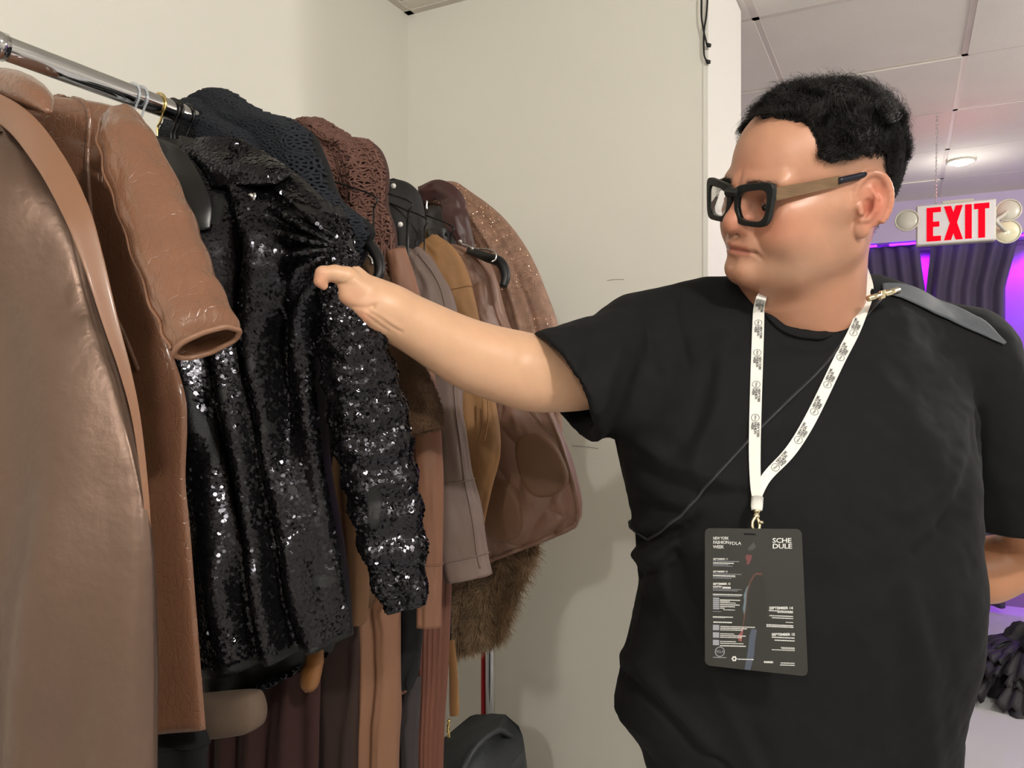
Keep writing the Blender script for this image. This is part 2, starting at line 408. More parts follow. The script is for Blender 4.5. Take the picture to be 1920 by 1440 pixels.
for t in (T0, T1):
    b_ = rail(t); mb = MB(); mb.tube([b_ * [1, 1, 0] + np.array([0, 0, .12]), b_ + np.array([0, 0, .02])], .0135, 24); mb.build('upright', M['chrome'], rk, True)
    f0 = b_ * [1, 1, 0] - V * .26 + np.array([0, 0, .12]); f1 = b_ * [1, 1, 0] + V * .26 + np.array([0, 0, .12])
    mb = MB(); mb.tube([f0, f1], .0135, 16); mb.build('foot_bar', M['chrome'], rk, True)
    for e in (f0 + V * .02, f1 - V * .02):
        mb = MB(); mb.disc(e * [1, 1, 0] + np.array([0, 0, .045]), V, .045, .022, 24); wl = mb.build('caster', M['black'], rk, True)
        mb = MB(); mb.tube([e, e * [1, 1, 0] + np.array([0, 0, .06])], .006, 10); mb.build('caster_stem', M['chrome'], wl, True)
mb = MB(); mb.tube([rail(T0) * [1, 1, 0] + np.array([0, 0, .12]), rail(T1) * [1, 1, 0] + np.array([0, 0, .12])], .0135, 16); mb.build('base_bar', M['chrome'], rk, True)
M['red'] = mat('reflection_red', (170, 12, 28), 0.3)
b_ = rail(T1) * [1, 1, 0] - V * .017 - U * .004
mb = MB(); mb.tube([b_ + np.array([0, 0, .14]), b_ + np.array([0, 0, .70])], .006, 12); tag(mb.build('red_reflection', M['red'], rk, True))  # red clothing mirrored in the chrome upright, built as a thin tube

# hangers
M['gold'] = mat('gold_wire', (222, 196, 128), 0.2, 1.0)
M['clear'] = mat('clear_plastic', (214, 220, 224), 0.12, 0.0, trans=.55)
M['silver'] = mat('silver_wire', (215, 215, 215), 0.15, 1.0)
M['velvetblack'] = mat('black_hanger', (10, 10, 12), 0.45, sheen=.1)
def hanger(t, wire, bar, label, drop=.12, half=.20, cat='hanger', tilt=0.0, r=.0017, barr=.007, group='hangers on the rail'):
    c = rail(t); hg = thing('clothes_hanger', label, cat, c, group)
    pts = []; rr = RR + r + .0006
    for a in np.linspace(math.radians(-40), math.radians(190), 22):
        pts.append(c + rr * (math.sin(a + math.pi / 2) * V * 1.0 * -1 + math.cos(a + math.pi / 2) * -np.array([0, 0, 1.0])))
    # loop over the rail then down to the neck
    pts = [c + rr * (math.cos(a) * V + math.sin(a) * np.array([0, 0, 1.0])) for a in np.linspace(math.radians(200), math.radians(-50), 24)]
    pts += list(bez([pts[-1], c - np.array([0, 0, RR + .012]) + V * .004, c - np.array([0, 0, RR + .022]) - V * .001, c - np.array([0, 0, drop * .55])], 12)[1:])
    pts = np.array(pts) + tilt * U * (pts[0][2] * 0 + 1) * 0
    mb = MB(); mb.tube(pts, r, 8); mb.build('hook', wire, hg, True)
    nk = c - np.array([0, 0, drop * .55])
    bp = bez([nk + V * (-half) - np.array([0, 0, .075]), nk - V * half * .5 - np.array([0, 0, .026]), nk, nk + V * half * .5 - np.array([0, 0, .026]), nk + V * half - np.array([0, 0, .075])], 24)
    mb = MB(); mb.tube(bp, barr, 10); mb.build('shoulder_bar', bar, hg, True)
    return hg
# loops seen on the rail from near to far (px of each loop gives its place on the rail)
def t_at(px):
    k = (px - 960) / F; return (k * RT[1] - RT[0]) / (U[0] - k * U[1])
hanger(t_at(247), M['clear'], M['clear'], 'hanger with a clear loop, nearer one of the clear pair', .13, .09)
hanger(t_at(262), M['clear'], M['clear'], 'hanger with a clear loop touching the gold one', .13, .09)
hanger(t_at(296), M['gold'], M['velvetblack'], 'hanger with a gold wire hook above the sequin jacket', .17, .17)
for px, lab in ((322, 'hanger with a black loop next to the gold hook'), (329, 'hanger with a black loop, middle of the black three'), (350, 'hanger with a black loop at the edge of the black crochet shawl')):
    hanger(t_at(px), M['black'], M['velvetblack'], lab, .13, .16)
# ------------------------------------------------------------------ cloth builders
def crom(a, q):
    """Catmull-Rom of the columns of a at parameters q in 0..len-1"""
    a = np.asarray(a, float); e = np.vstack([2 * a[0] - a[1], a, 2 * a[-1] - a[-2]]); m = len(a) - 1
    i = np.clip(q.astype(int), 0, m - 1); f = (q - i)[:, None]
    p0, p1, p2, p3 = e[i], e[i + 1], e[i + 2], e[i + 3]
    return 0.5 * (2 * p1 + (p2 - p0) * f + (2 * p0 - 5 * p1 + 4 * p2 - p3) * f ** 2 + (3 * p1 - p0 - 3 * p2 + p3) * f ** 3)
class Panel:
    """a hanging piece of cloth with a front, a back and rounded sides.
    rows: (yl, xl, dl, yr, xr, dr, thickness); folds(s, v, side) gives extra depth in metres"""
    def __init__(self, rows, folds=None, pw=.6):
        self.rows = rows; rr = []
        for (yl, xl, dl, yr, xr, dr, th) in rows:
            rr.append(np.concatenate([P(xl, yl, dl), P(xr, yr, dr), [th]]))
        self.a = np.array(rr); self.folds = folds; self.pw = pw
    def at(self, s, v, side=1.0):
        s = np.asarray(s, float).ravel(); v = np.asarray(v, float).ravel()
        q = crom(self.a, v * (len(self.a) - 1)); Lp, Rp, th = q[:, :3], q[:, 3:6], q[:, 6]
        d = Rp - Lp; n = np.stack([d[:, 1], -d[:, 0], 0 * d[:, 0]], 1); n /= np.linalg.norm(n, axis=1)[:, None] + 1e-9
        env = np.clip(4 * s * (1 - s), 0, 1) ** self.pw
        off = th * env
        if self.folds is not None: off = off + self.folds(s, v, side) * np.clip(env * 1.6, 0, 1)
        return Lp + d * s[:, None] + n * (off * side)[:, None]
    def build(self, name, m, parent, nu=70, nv=110, caps=True, v0=0.0, v1=1.0):
        th = np.linspace(0, 2 * math.pi, 2 * nu, endpoint=False); c = (1 - np.cos(th)) / 2
        lin = np.where(th < math.pi, th / math.pi, 2 - th / math.pi); s = .45 * c + .55 * lin
        side = np.where(th < math.pi, 1.0, -1.0); vv = np.linspace(v0, v1, nv)
        S, VV = np.meshgrid(s, vv); SD = np.broadcast_to(side, S.shape)
        pts = self.at(S, VV, SD.ravel()); n = 2 * nu
        i = np.arange(nv - 1)[:, None] * n; j = np.arange(n)[None, :]; k = (j + 1) % n
        f = np.stack([i + j, i + n + j, i + n + k, i + k], -1).reshape(-1, 4)
        o = mesh_obj(name, pts, f, m, parent)
        if caps:
            me = o.data; bm = bmesh.new(); bm.from_mesh(me); bm.verts.ensure_lookup_table()
            for base in (0, (nv - 1) * n):
                for j_ in range(nu):          # bridge front to back
                    a_, b_ = base + j_, base + (j_ + 1); c_, d_ = base + (n - 1 - j_ + 0) % n, base + (n - j_) % n
                    ids = []
                    for q in (a_, b_, c_, d_):
                        if q not in ids: ids.append(q)
                    if len(ids) >= 3:
                        try: bm.faces.new([bm.verts[q] for q in ids])
                        except ValueError: pass
            bmesh.ops.recalc_face_normals(bm, faces=bm.faces); bm.to_mesh(me); bm.free()
            me.polygons.foreach_set('use_smooth', np.ones(len(me.polygons), dtype=bool))
        return o
    def frame(self, s, v):
        """points and outward normals of the front"""
        s = np.asarray(s, float); v = np.asarray(v, float); e = 2e-3
        p = self.at(s, v); ps = self.at(np.clip(s + e, 0, 1), v) - self.at(np.clip(s - e, 0, 1), v); pv = self.at(s, np.clip(v + e, 0, 1)) - self.at(s, np.clip(v - e, 0, 1))
        n = np.cross(ps, pv); n /= np.linalg.norm(n, axis=1)[:, None] + 1e-12
        c = np.array([0, 0, H]) - p; n *= np.sign((n * c).sum(1))[:, None]
        return p, n, pv / (np.linalg.norm(pv, axis=1)[:, None] + 1e-12)
def prow(t, rows, th=.03, off=0.0):
    """rows given as (yl, xl, yr, xr[, th]) on the plane at t"""
    out = []
    for r in rows:
        h = r[4] if len(r) > 4 else th
        out.append((r[0], r[1], dep(r[1], t) - off, r[2], r[3], dep(r[3], t) - off, h))
    return out
def vfold(n, amp, ph=0.0, seed=1, wander=.35, sharp=1.0):
    """vertical folds: n of them, wandering, with soft noise"""
    def f(s, v, side):
        w_ = wander * noise3(np.stack([s * 2, v * 2.2, 0 * s + seed], 1), 1.0, seed)
        a = 2 * math.pi * (n * s + ph + w_)
        y = np.sin(a) + .35 * np.sin(2.1 * a + 1.3)
        return amp * y * (.55 + .45 * v) + amp * .6 * noise3(np.stack([s * 4, v * 5, 0 * s], 1), 1.0, seed + 3, 2)
    return f
class Sleeve:
    """an open tube of cloth. path: (px, py, depth, half width in px), flat: depth radius over width radius"""
    def __init__(self, path, flat=.6, folds=None, n=90):
        a = []
        for (px, py, d, hw) in path: a.append(np.concatenate([P(px, py, d), [hw / F * d]]))
        q = crom(np.array(a), np.linspace(0, len(a) - 1 - 1e-9, n)); self.c = q[:, :3]; self.r = q[:, 3]; self.flat = flat; self.folds = folds; self.n = n
        T = np.gradient(self.c, axis=0); T /= np.linalg.norm(T, axis=1)[:, None]
        view = self.c - np.array([0, 0, H]); view /= np.linalg.norm(view, axis=1)[:, None]
        self.X = np.cross(T, view); self.X /= np.linalg.norm(self.X, axis=1)[:, None]; self.Y = np.cross(self.X, T); self.T = T
        for A in (self.X, self.Y):
            pass
    def at(self, th, v, inset=0.0):
        th = np.asarray(th, float).ravel(); v = np.asarray(v, float).ravel(); q = v * (self.n - 1); i = np.clip(q.astype(int), 0, self.n - 2); f = (q - i)[:, None]
        L_ = lambda A: A[i] * (1 - f) + A[i + 1] * f
        c, X, Y = L_(self.c), L_(self.X), L_(self.Y); r = (self.r[i] * (1 - f[:, 0]) + self.r[i + 1] * f[:, 0])
        d = self.folds(th, v) if self.folds is not None else 0 * th
        return c + X * ((r + d - inset) * np.cos(th))[:, None] + Y * ((r * self.flat + d - inset) * np.sin(th))[:, None]
    def build(self, name, m, parent, nt=72, nv=140, thick=.0025, inner=.12):
        th = np.linspace(0, 2 * math.pi, nt, endpoint=False); vv = np.linspace(0, 1, nv)
        A, B = np.meshgrid(th, vv); pts = [self.at(A, B)]
        k = max(4, int(nv * inner)); vb = np.linspace(1, 1 - inner, k); A2, B2 = np.meshgrid(th, vb); pts.append(self.at(A2, B2, thick))
        pts = np.vstack(pts); rows = nv + k; i = np.arange(rows - 1)[:, None] * nt; j = np.arange(nt)[None, :]; kk = (j + 1) % nt
        f = np.stack([i + j, i + kk, i + nt + kk, i + nt + j], -1).reshape(-1, 4)
        o = mesh_obj(name, pts, f, m, parent)
        bm = bmesh.new(); bm.from_mesh(o.data); bm.verts.ensure_lookup_table()
        bm.faces.new([bm.verts[q] for q in range(nt - 1, -1, -1)]); bm.faces.new([bm.verts[(rows - 1) * nt + q] for q in range(nt)])
        bmesh.ops.recalc_face_normals(bm, faces=bm.faces); bm.to_mesh(o.data); bm.free()
        o.data.polygons.foreach_set('use_smooth', np.ones(len(o.data.polygons), dtype=bool))
        return o
    def frame(self, th, v):
        th = np.asarray(th, float); e = 4e-3
        p = self.at(th, v); a = self.at(th + e, v) - self.at(th - e, v); b = self.at(th, np.clip(v + e, 0, 1)) - self.at(th, np.clip(v - e, 0, 1))
        n = np.cross(a, b); n /= np.linalg.norm(n, axis=1)[:, None] + 1e-12
        q = np.clip(np.asarray(v) * (self.n - 1), 0, self.n - 1).astype(int); c = self.c[q]
        n *= np.sign((n * (p - c)).sum(1))[:, None]
        return p, n, b / (np.linalg.norm(b, axis=1)[:, None] + 1e-12)
def sfold(n, amp, seed=5, ring=0.0, rn=9):
    def f(th, v):
        x = np.stack([np.cos(th) * 1.2, np.sin(th) * 1.2, v * 5], 1)
        y = amp * (noise3(x, 1.3, seed, 2) + .5 * np.sin(n * th + 4 * v + seed))
        if ring: y = y + ring * np.sin(2 * math.pi * rn * v + 1.5 * np.sin(th + seed) + 1.2 * noise3(x, 1.0, seed + 9)) * sstep(0, .2, v)
        return y
    return f
def discs(name, p, n, tdir, size, tiltamp, m, parent, seed=1, k=6, overlap=.0012):
    """sequins: small hexagonal plates standing over the cloth"""
    g = np.random.default_rng(seed); N = len(p)
    nn = n + tiltamp[:, None] * g.normal(size=(N, 3)); nn /= np.linalg.norm(nn, axis=1)[:, None]
    x = np.cross(nn, tdir); x /= np.linalg.norm(x, axis=1)[:, None] + 1e-9; y = np.cross(nn, x)
    a = np.arange(k) * 2 * math.pi / k; r = size * g.uniform(.85, 1.1, N)
    v = p[:, None] + n[:, None] * (overlap + g.uniform(0, .0012, N))[:, None, None] + r[:, None, None] * (np.cos(a)[None, :, None] * x[:, None] + np.sin(a)[None, :, None] * y[:, None])
    f = np.arange(N * k).reshape(N, k)
    o = mesh_obj(name, v.reshape(-1, 3), f, m, parent, smooth=False); tag(o, kind='stuff'); return o
def blades(name, p, n, length, width, m, parent, seed=1, lean=None, curl=.5, segs=2):
    """fur: thin tapering blades that leave the surface and bend down"""
    g = np.random.default_rng(seed); N = len(p); lean = np.array([0, 0, -1.0]) if lean is None else np.asarray(lean, float)
    d = n + g.normal(size=(N, 3)) * .55; d /= np.linalg.norm(d, axis=1)[:, None]
    side = np.cross(d, g.normal(size=(N, 3))); side /= np.linalg.norm(side, axis=1)[:, None] + 1e-9
    L_ = length * g.uniform(.55, 1.15, N); rows = []; pos = p - n * .001; dd = d.copy()
    for k in range(segs + 1):
        wd = width * (1 - k / segs) + width * .12
        rows.append(pos - side * wd / 2); rows.append(pos + side * wd / 2)
        dd = dd + lean * curl + g.normal(size=(N, 3)) * .12; dd /= np.linalg.norm(dd, axis=1)[:, None]
        pos = pos + dd * (L_ / segs)[:, None]
    V_ = np.stack(rows, 1); K = V_.shape[1]; base = np.arange(N)[:, None] * K; fs = []
    for k in range(segs): fs.append(np.stack([base[:, 0] + 2 * k, base[:, 0] + 2 * k + 1, base[:, 0] + 2 * k + 3, base[:, 0] + 2 * k + 2], 1))
    o = mesh_obj(name, V_.reshape(-1, 3), np.vstack(fs), m, parent, smooth=False); tag(o, kind='stuff'); return o
def yarn(name, A, B, r, m, parent, sides=4):
    """many short straight yarn pieces from A to B"""
    T = B - A; L_ = np.linalg.norm(T, axis=1)[:, None] + 1e-9; T = T / L_; A = A - T * r * .4; B = B + T * r * .4
    up = np.where(np.abs(T[:, 2:3]) < .9, np.array([[0, 0, 1.0]]), np.array([[1.0, 0, 0]])); X = np.cross(T, up); X /= np.linalg.norm(X, axis=1)[:, None]; Y = np.cross(T, X)
    a = np.arange(sides) * 2 * math.pi / sides; ring = r * (np.cos(a)[None, :, None] * X[:, None] + np.sin(a)[None, :, None] * Y[:, None])
    v = np.concatenate([A[:, None] + ring, B[:, None] + ring], 1); N = len(A); base = np.arange(N)[:, None] * 2 * sides; j = np.arange(sides)
    f = np.stack([base + j, base + (j + 1) % sides, base + sides + (j + 1) % sides, base + sides + j], -1).reshape(-1, 4)
    o = mesh_obj(name, v.reshape(-1, 3), f, m, parent); tag(o, kind='stuff'); return o
M['taupe'] = mat('taupe_satin_leather', (110, 90, 79), 0.40, 0.75, bump=0.5, bump_scale=24, bump_dist=0.005, rough_var=.08)
M['croc'] = mat('croc_leather', (118, 82, 62), 0.27, bump=0.42, bump_scale=125, bump_dist=0.0008, kind='voronoi', coat=.35, stretch=(1, 1, .55), var=.08, var_scale=9)
M['smoothbrown'] = mat('smooth_brown_leather', (128, 92, 70), 0.42, bump=0.1, bump_scale=120, coat=.1)
M['blacksatin'] = mat('black_satin', (10, 10, 12), 0.32, bump=.1, bump_scale=60)
M['seqbase'] = mat('black_sequin_base', (5, 5, 6), 0.55, bump=.4, bump_scale=300, sheen=.05)
M['sequin'] = mat('black_sequin', (50, 49, 53), 0.17, 0.85)
M['blackknit'] = mat('black_yarn', (24, 28, 36), 0.85, bump=.6, bump_scale=500, sheen=.25)
M['blackdeep'] = mat('black_lining', (7, 8, 10), 0.9)
M['brownknit'] = mat('brown_yarn', (104, 72, 62), 0.85, bump=.6, bump_scale=500, sheen=.3)
M['browndeep'] = mat('dark_brown_lining', (66, 44, 38), 0.9)
M['teddy'] = mat('teddy_brown', (82, 60, 42), 0.95, bump=.7, bump_scale=260, sheen=.3, var=.18, var_scale=30)
M['rosy'] = mat('rosy_brown_cloth', (122, 84, 64), 0.6, bump=.15, bump_scale=300, var=.05)
M['mauve'] = mat('mauve_grey_suede', (108, 90, 82), 0.62, bump=.25, bump_scale=180, var=.1, var_scale=7, sheen=.2)
M['ochre'] = mat('ochre_suede', (134, 96, 58), 0.7, bump=.25, bump_scale=200, var=.14, var_scale=8, sheen=.25)
M['vest'] = mat('brown_quilted_nylon', (126, 94, 78), 0.42, bump=.35, bump_scale=55, bump_dist=.004)
M['patch'] = mat('brown_velvet_patch', (114, 82, 60), 0.6, var=.1, var_scale=12, bump=.2, bump_scale=300)
M['bronze'] = mat('bronze_lame', (142, 110, 92), 0.55, 0.15, bump=.9, bump_scale=420, bump_dist=.001, var=.2, var_scale=60)
M['bronzefleck'] = mat('bronze_fleck', (215, 175, 145), 0.22, 1.0)
M['maroonlapel'] = mat('dark_maroon_satin', (66, 40, 38), 0.42, bump=.1)
M['denim'] = mat('black_denim', (30, 28, 28), 0.7, bump=.3, bump_scale=400)
M['haircap'] = mat('hair_undercoat', (16, 14, 13), .95, spec=.1, bump=.6, bump_scale=500)
M['fur'] = mat('brown_fur', (150, 124, 96), 0.8, var=.3, var_scale=40, sheen=.3)
M['furdark'] = mat('dark_fur', (84, 60, 42), 0.85, var=.3, var_scale=40)
M['greyleather'] = mat('dark_grey_leather', (62, 58, 58), 0.35, bump=.25, bump_scale=90)
M['rust'] = mat('rust_pleated_cloth', (100, 60, 46), 0.65, bump=.2, bump_scale=160, stretch=(1, 1, .06), var=.12, var_scale=40)
M['tan'] = mat('tan_ultrasuede', (122, 86, 64), 0.7, bump=.12, bump_scale=300)
M['lightcoat'] = mat('beige_brown_wool', (120, 88, 62), 0.85, bump=.3, bump_scale=240)
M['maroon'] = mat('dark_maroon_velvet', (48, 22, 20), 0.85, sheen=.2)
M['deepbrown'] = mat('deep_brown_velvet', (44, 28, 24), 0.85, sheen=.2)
M['amber'] = mat('amber_leather', (122, 80, 42), 0.4, bump=.2, bump_scale=80)
M['crystal'] = mat('crystal', (240, 236, 225), 0.04, 0.0, trans=.6, coat=.6)
M['beigebag'] = mat('beige_canvas', (96, 80, 67), 0.8, bump=.2, bump_scale=300)
M['darkcloth'] = mat('charcoal_cloth', (52, 46, 48), 0.8, bump=.2, bump_scale=240)
M['bag'] = mat('black_grained_bag', (36, 40, 42), 0.5, bump=.25, bump_scale=160)
# ------------------------------------------------------------------ cloth materials

def groot(name, label, cat, t, px=None, group='clothes on the rack'):
    c = rail(t); return thing(name, label, cat, (c[0], c[1], 1.2), group)
def patch(pan, s0, v0, rs, rv, m, name, parent, off=.004, puff=.004, n=28, rot=0.0, sq=2.6):
    """an applied piece that follows the front of a panel, smoothing over its quilting"""
    pan = Panel(pan.rows, None, pan.pw)
    vs = []; rings = 8
    for r in range(1, rings + 1):
        k = r / rings
        for i in range(n):
            a = 2 * math.pi * i / n; c, s_ = math.cos(a), math.sin(a)
            c = math.copysign(abs(c) ** (2 / sq), c); s_ = math.copysign(abs(s_) ** (2 / sq), s_)
            x = c * k * math.cos(rot) - s_ * k * math.sin(rot); y = c * k * math.sin(rot) + s_ * k * math.cos(rot)
            vs.append((s0 + rs * x, v0 + rv * y, off + puff * (1 - k ** 4) if k < 1 else 0.0))
    vs = np.array(vs); p, nn, _ = pan.frame(np.clip(vs[:, 0], .01, .99), np.clip(vs[:, 1], .01, .99))
    pts = p + nn * vs[:, 2][:, None]
    f = [((r - 1) * n + i, (r - 1) * n + (i + 1) % n, r * n + (i + 1) % n, r * n + i) for r in range(1, rings) for i in range(n)]
    f.append(tuple(range(n - 1, -1, -1)))
    return mesh_obj(name, pts, f, m, parent)
def strip_on(pan, s0s, vs_, wid, m, name, parent, off=.003, n=60, thick=.003):
    """a seam or band that follows the front of a panel; s0s, vs_ control points"""
    c = crom(np.array([s0s, vs_]).T, np.linspace(0, len(s0s) - 1 - 1e-9, n)); p, nn, _ = pan.frame(np.clip(c[:, 0], .01, .99), np.clip(c[:, 1], .002, .998))
    T = np.gradient(p, axis=0); T /= np.linalg.norm(T, axis=1)[:, None]; B = np.cross(T, nn)
    v = []; prof = [(-1, 0), (-.8, 1), (0, 1.25), (.8, 1), (1, 0)]
    for (x, z) in prof: v.append(p + B * wid / 2 * x + nn * (off * (z - .35)))
    v = np.stack(v, 1); K = len(prof); i = np.arange(n - 1)[:, None] * K; j = np.arange(K - 1)[None, :]
    f = np.stack([i + j, i + j + 1, i + K + j + 1, i + K + j], -1).reshape(-1, 4)
    return mesh_obj(name, v.reshape(-1, 3), f, m, parent)
def stud(p, n, r, m, name, parent):
    mb = MB(); mb.disc(p + n * .0012, n, r, .0025, 20); mb.sphere(p + n * .0022, r * .62, 14, (1, 1, 1)); return mb.build(name, m, parent, True)

# 1 taupe satin leather coat, nearest the camera
g = groot('leather_coat', 'taupe satin leather coat, nearest on the rail, with a wide smooth front', 'coat', -.1)
def f1(s, v, side):
    x = np.stack([s * 3.4, v * 3.2, 0 * s], 1)
    big = noise3(x, 1.0, 21, 2) * .016 * sstep(.03, .2, v)
    dr = .007 * np.sin(2 * math.pi * (7 * s + .8 * noise3(x, .6, 5)) + 1.0) * sstep(.2, .7, v)
    diag = .006 * np.sin(2 * math.pi * (4.0 * v + 2.4 * s) + 3 * noise3(x, .9, 31)) * np.exp(-((v - .30) / .14) ** 2)
    return big + dr + diag
D1 = -.09
pan1 = Panel(prow(D1, [(175, -160, 232, 22, .02), (205, -270, 262, 48, .045), (262, -370, 298, 88, .06), (400, -400, 400, 135, .065), (560, -420, 560, 172, .06),
     (720, -430, 720, 224, .055), (880, -430, 880, 262, .05), (1020, -430, 1020, 281, .05), (1240, -430, 1240, 286, .05), (1440, -430, 1440, 287, .05), (1960, -430, 1960, 290, .05)]), f1)
pan1.build('body', M['taupe'], g, 90, 150)
strip_on(pan1, [.70, .80, .90, .955], [.03, .055, .075, .10], .006, M['taupe'], 'shoulder_seam', g, .0025)

# 2 croc embossed coat
g = groot('leather_coat', 'brown crocodile embossed leather coat with its sleeve bent forward', 'coat', 0.0)
def f2(s, v, side):
    return .006 * noise3(np.stack([s * 5, v * 7, 0 * s], 1), 1.0, 9, 2) + .004 * np.sin(2 * math.pi * (5 * s)) * v
pan2 = Panel(prow(0.03, [(158, -70, 180, 82, .018), (176, -130, 188, 150, .03), (200, -220, 214, 236, .045), (300, -250, 330, 246, .045), (500, -250, 520, 268, .045), (640, -250, 650, 318, .045),
     (740, -250, 735, 346, .04), (800, -250, 800, 351, .04), (900, -250, 900, 348, .038), (1000, -250, 1000, 357, .035), (1180, -250, 1180, 371, .032), (1368, -250, 1368, 386, .03)]), f2)
for _k in range(len(pan2.rows)):
    if pan2.rows[_k][3] > 640: r_ = pan2.rows[_k]; pan2.a[_k, 3:6] = P(r_[4], r_[3], r_[5] + .035)
pan2.build('body', M['croc'], g, 70, 130)
# collar roll and the smooth brown lapel that curves down the front
col_pts = bez([P(-120, 210, .90), P(-40, 178, .84), P(20, 166, .80), P(66, 182, .76), P(92, 210, .735)], 40)
mb = MB(); mb.tube(col_pts, [.003 + .022 * math.sin(math.pi * min(1, .15 + .85 * k / 39)) for k in range(40)], 20, flat=.8); mb.build('collar', M['croc'], g, True)
lap = [(-60, 176, .79, 24), (28, 222, .745, 26), (92, 300, .70, 26), (140, 390, .672, 24), (172, 480, .664, 19), (206, 600, .66, 14), (236, 700, .66, 10), (258, 800, .664, 7), (276, 960, .67, 5), (284, 1160, .69, 4), (286, 1430, .70, 3)]
lapS = Sleeve(lap, .16, None, 80); lapS.build('lapel', M['smoothbrown'], g, 40, 80, .001)
slv = Sleeve([(222, 214, .80, 30), (240, 262, .775, 50), (268, 340, .755, 58), (303, 430, .73, 63), (338, 520, .70, 62), (368, 590, .675, 60), (391, 642, .662, 60)], .62, sfold(2, .0018, 4, .0010, 7))
so = slv.build('sleeve', M['croc'], g, 90, 150, .003, .3)
# folded rim of the cuff
th = np.linspace(0, 2 * math.pi, 73)[:-1]; mb = MB(); mb.tube(slv.at(th, np.ones(72), .0012), .0026, 8, closed=True); mb.build('cuff_rim', M['smoothbrown'], so, True)
mb = MB(); q = slv.at(np.full(60, math.radians(185)), np.linspace(.03, .97, 60), -.0012); mb.tube(q, .0016, 6); mb.build('seam', M['croc'], so, True)
strip_on(pan2, [.955, .93, .92, .93], [.07, .15, .30, .5], .006, M['croc'], 'armhole_seam', g, .003)

# 3 black sequin jacket held by the man
g = groot('sequin_jacket', 'black sequin jacket pulled forward by the hand of the man', 'jacket', .2)
def f3(s, v, side):
    x = np.stack([s * 4, v * 4, 0 * s], 1)
    a = 2 * math.pi * (3.3 * s - .55 * v + .45 * noise3(x, .6, 44))
    pinch = np.exp(-((s - .93) / .22) ** 2 - ((v - .30) / .16) ** 2)
    rad = .010 * np.sin(14 * np.arctan2(v - .30, (s - 1.02) * .6)) * pinch
    return .013 * np.sin(a) * (.5 + .6 * v) + .008 * noise3(x, 1.4, 7, 2) + rad - .02 * np.exp(-((s - .80) / .05) ** 2) * sstep(.35, .5, v) * (1 - sstep(.62, .75, v))
seq_rows = [(258, 284, 1.13, 272, 452, 1.08, .015), (300, 270, 1.13, 318, 545, 1.03, .035), (372, 272, 1.12, 392, 617, .975, .045), (450, 300, 1.10, 466, 640, .955, .045),
            (560, 318, 1.08, 548, 622, .965, .04), (640, 330, 1.07, 640, 600, .985, .04), (760, 340, 1.06, 760, 606, .99, .045), (880, 346, 1.05, 874, 616, .99, .05), (1010, 352, 1.04, 1006, 640, .985, .05),
            (1120, 356, 1.03, 1104, 654, .98, .05), (1262, 372, 1.02, 1190, 662, .98, .045)]
pan3 = Panel(seq_rows, f3, .5)
pan3.build('body', M['seqbase'], g, 90, 150)
N = 40000; s_ = RNG.uniform(.01, .99, N); v_ = RNG.uniform(.06, .985, N); p, n, t_ = pan3.frame(s_, v_)
tilt = .05 + .12 * sstep(-.1, .45, noise3(p, 16, 3, 2)) + .55 * (RNG.uniform(0, 1, len(p)) < .10) * (noise3(p, 12, 4) > -.1)
flat = ((np.abs(s_ - .56) < .17) & (np.abs(v_ - (.655 + .05 * (s_ - .5))) < .045)) | ((s_ > .12) & (s_ < .62) & (v_ > .27) & (v_ < .42)); tilt[flat] *= .2
keep = (noise3(p, 26, 8) > -.66) | flat
discs('sequins', p[keep], n[keep], t_[keep], .0026, tilt[keep], M['sequin'], g, 5)
# sleeve
slq = Sleeve([(606, 392, .985, 30), (626, 470, .965, 36), (640, 560, .965, 50), (660, 660, .965, 64), (688, 780, .96, 68), (712, 900, .955, 66), (738, 1020, .95, 56), (762, 1142, .945, 36)], .6, sfold(3, .005, 12, .0028, 13))
so = slq.build('sleeve', M['seqbase'], g, 80, 140, .002, .1)
N = 32000; a_ = RNG.uniform(0, 2 * math.pi, N); v_ = RNG.uniform(.05, .995, N); p, n, t_ = slq.frame(a_, v_); k = (n * (np.array([0, 0, H]) - p)).sum(1) > -.2 * np.linalg.norm(p, axis=1)
p, n, t_ = p[k], n[k], t_[k]; tilt = .07 + .15 * sstep(-.3, .4, noise3(p, 20, 33, 2)) + .55 * (RNG.uniform(0, 1, len(p)) < .14); k = noise3(p, 30, 18) > -.68
discs('sequins', p[k], n[k], t_[k], .0026, tilt[k], M['sequin'], so, 6)
# collar, satin lapel, snap, lining under the hem
cpan = Panel([(262, 372, 1.06, 262, 452, 1.04, .008), (285, 352, 1.055, 296, 512, 1.02, .012), (318, 384, 1.03, 322, 545, .985, .012), (352, 398, 1.02, 345, 520, .98, .008)], None, .5)
co = cpan.build('collar', M['seqbase'], g, 40, 40)
N = 2600; s_ = RNG.uniform(.02, .98, N); v_ = RNG.uniform(.02, .98, N); p, n, t_ = cpan.frame(s_, v_); discs('sequins', p, n, t_, .0029, .06 + .25 * sstep(0, .6, noise3(p, 30, 3)), M['sequin'], co, 8)
lp2 = Sleeve([(282, 268, 1.06, 14), (318, 300, 1.03, 30), (345, 345, 1.0, 34), (372, 390, .985, 26), (384, 430, .98, 10)], .2, None, 50); lp2.build('lapel', M['blacksatin'], g, 40, 50, .001)
p, n, _ = pan3.frame(np.array([.53]), np.array([.155])); pp = P(474, 369, .985); stud(pp, np.array([-.3, -.9, .2]) / .97, .0065, M['silver'], 'snap_button', g)
hem = Panel([(1180, 380, 1.08, 1150, 640, 1.06, .02), (1310, 385, 1.08, 1215, 625, 1.06, .03), (1325, 400, 1.08, 1236, 600, 1.06, .02)], vfold(2, .01)); ho = hem.build('back_hem', M['seqbase'], g, 50, 30)
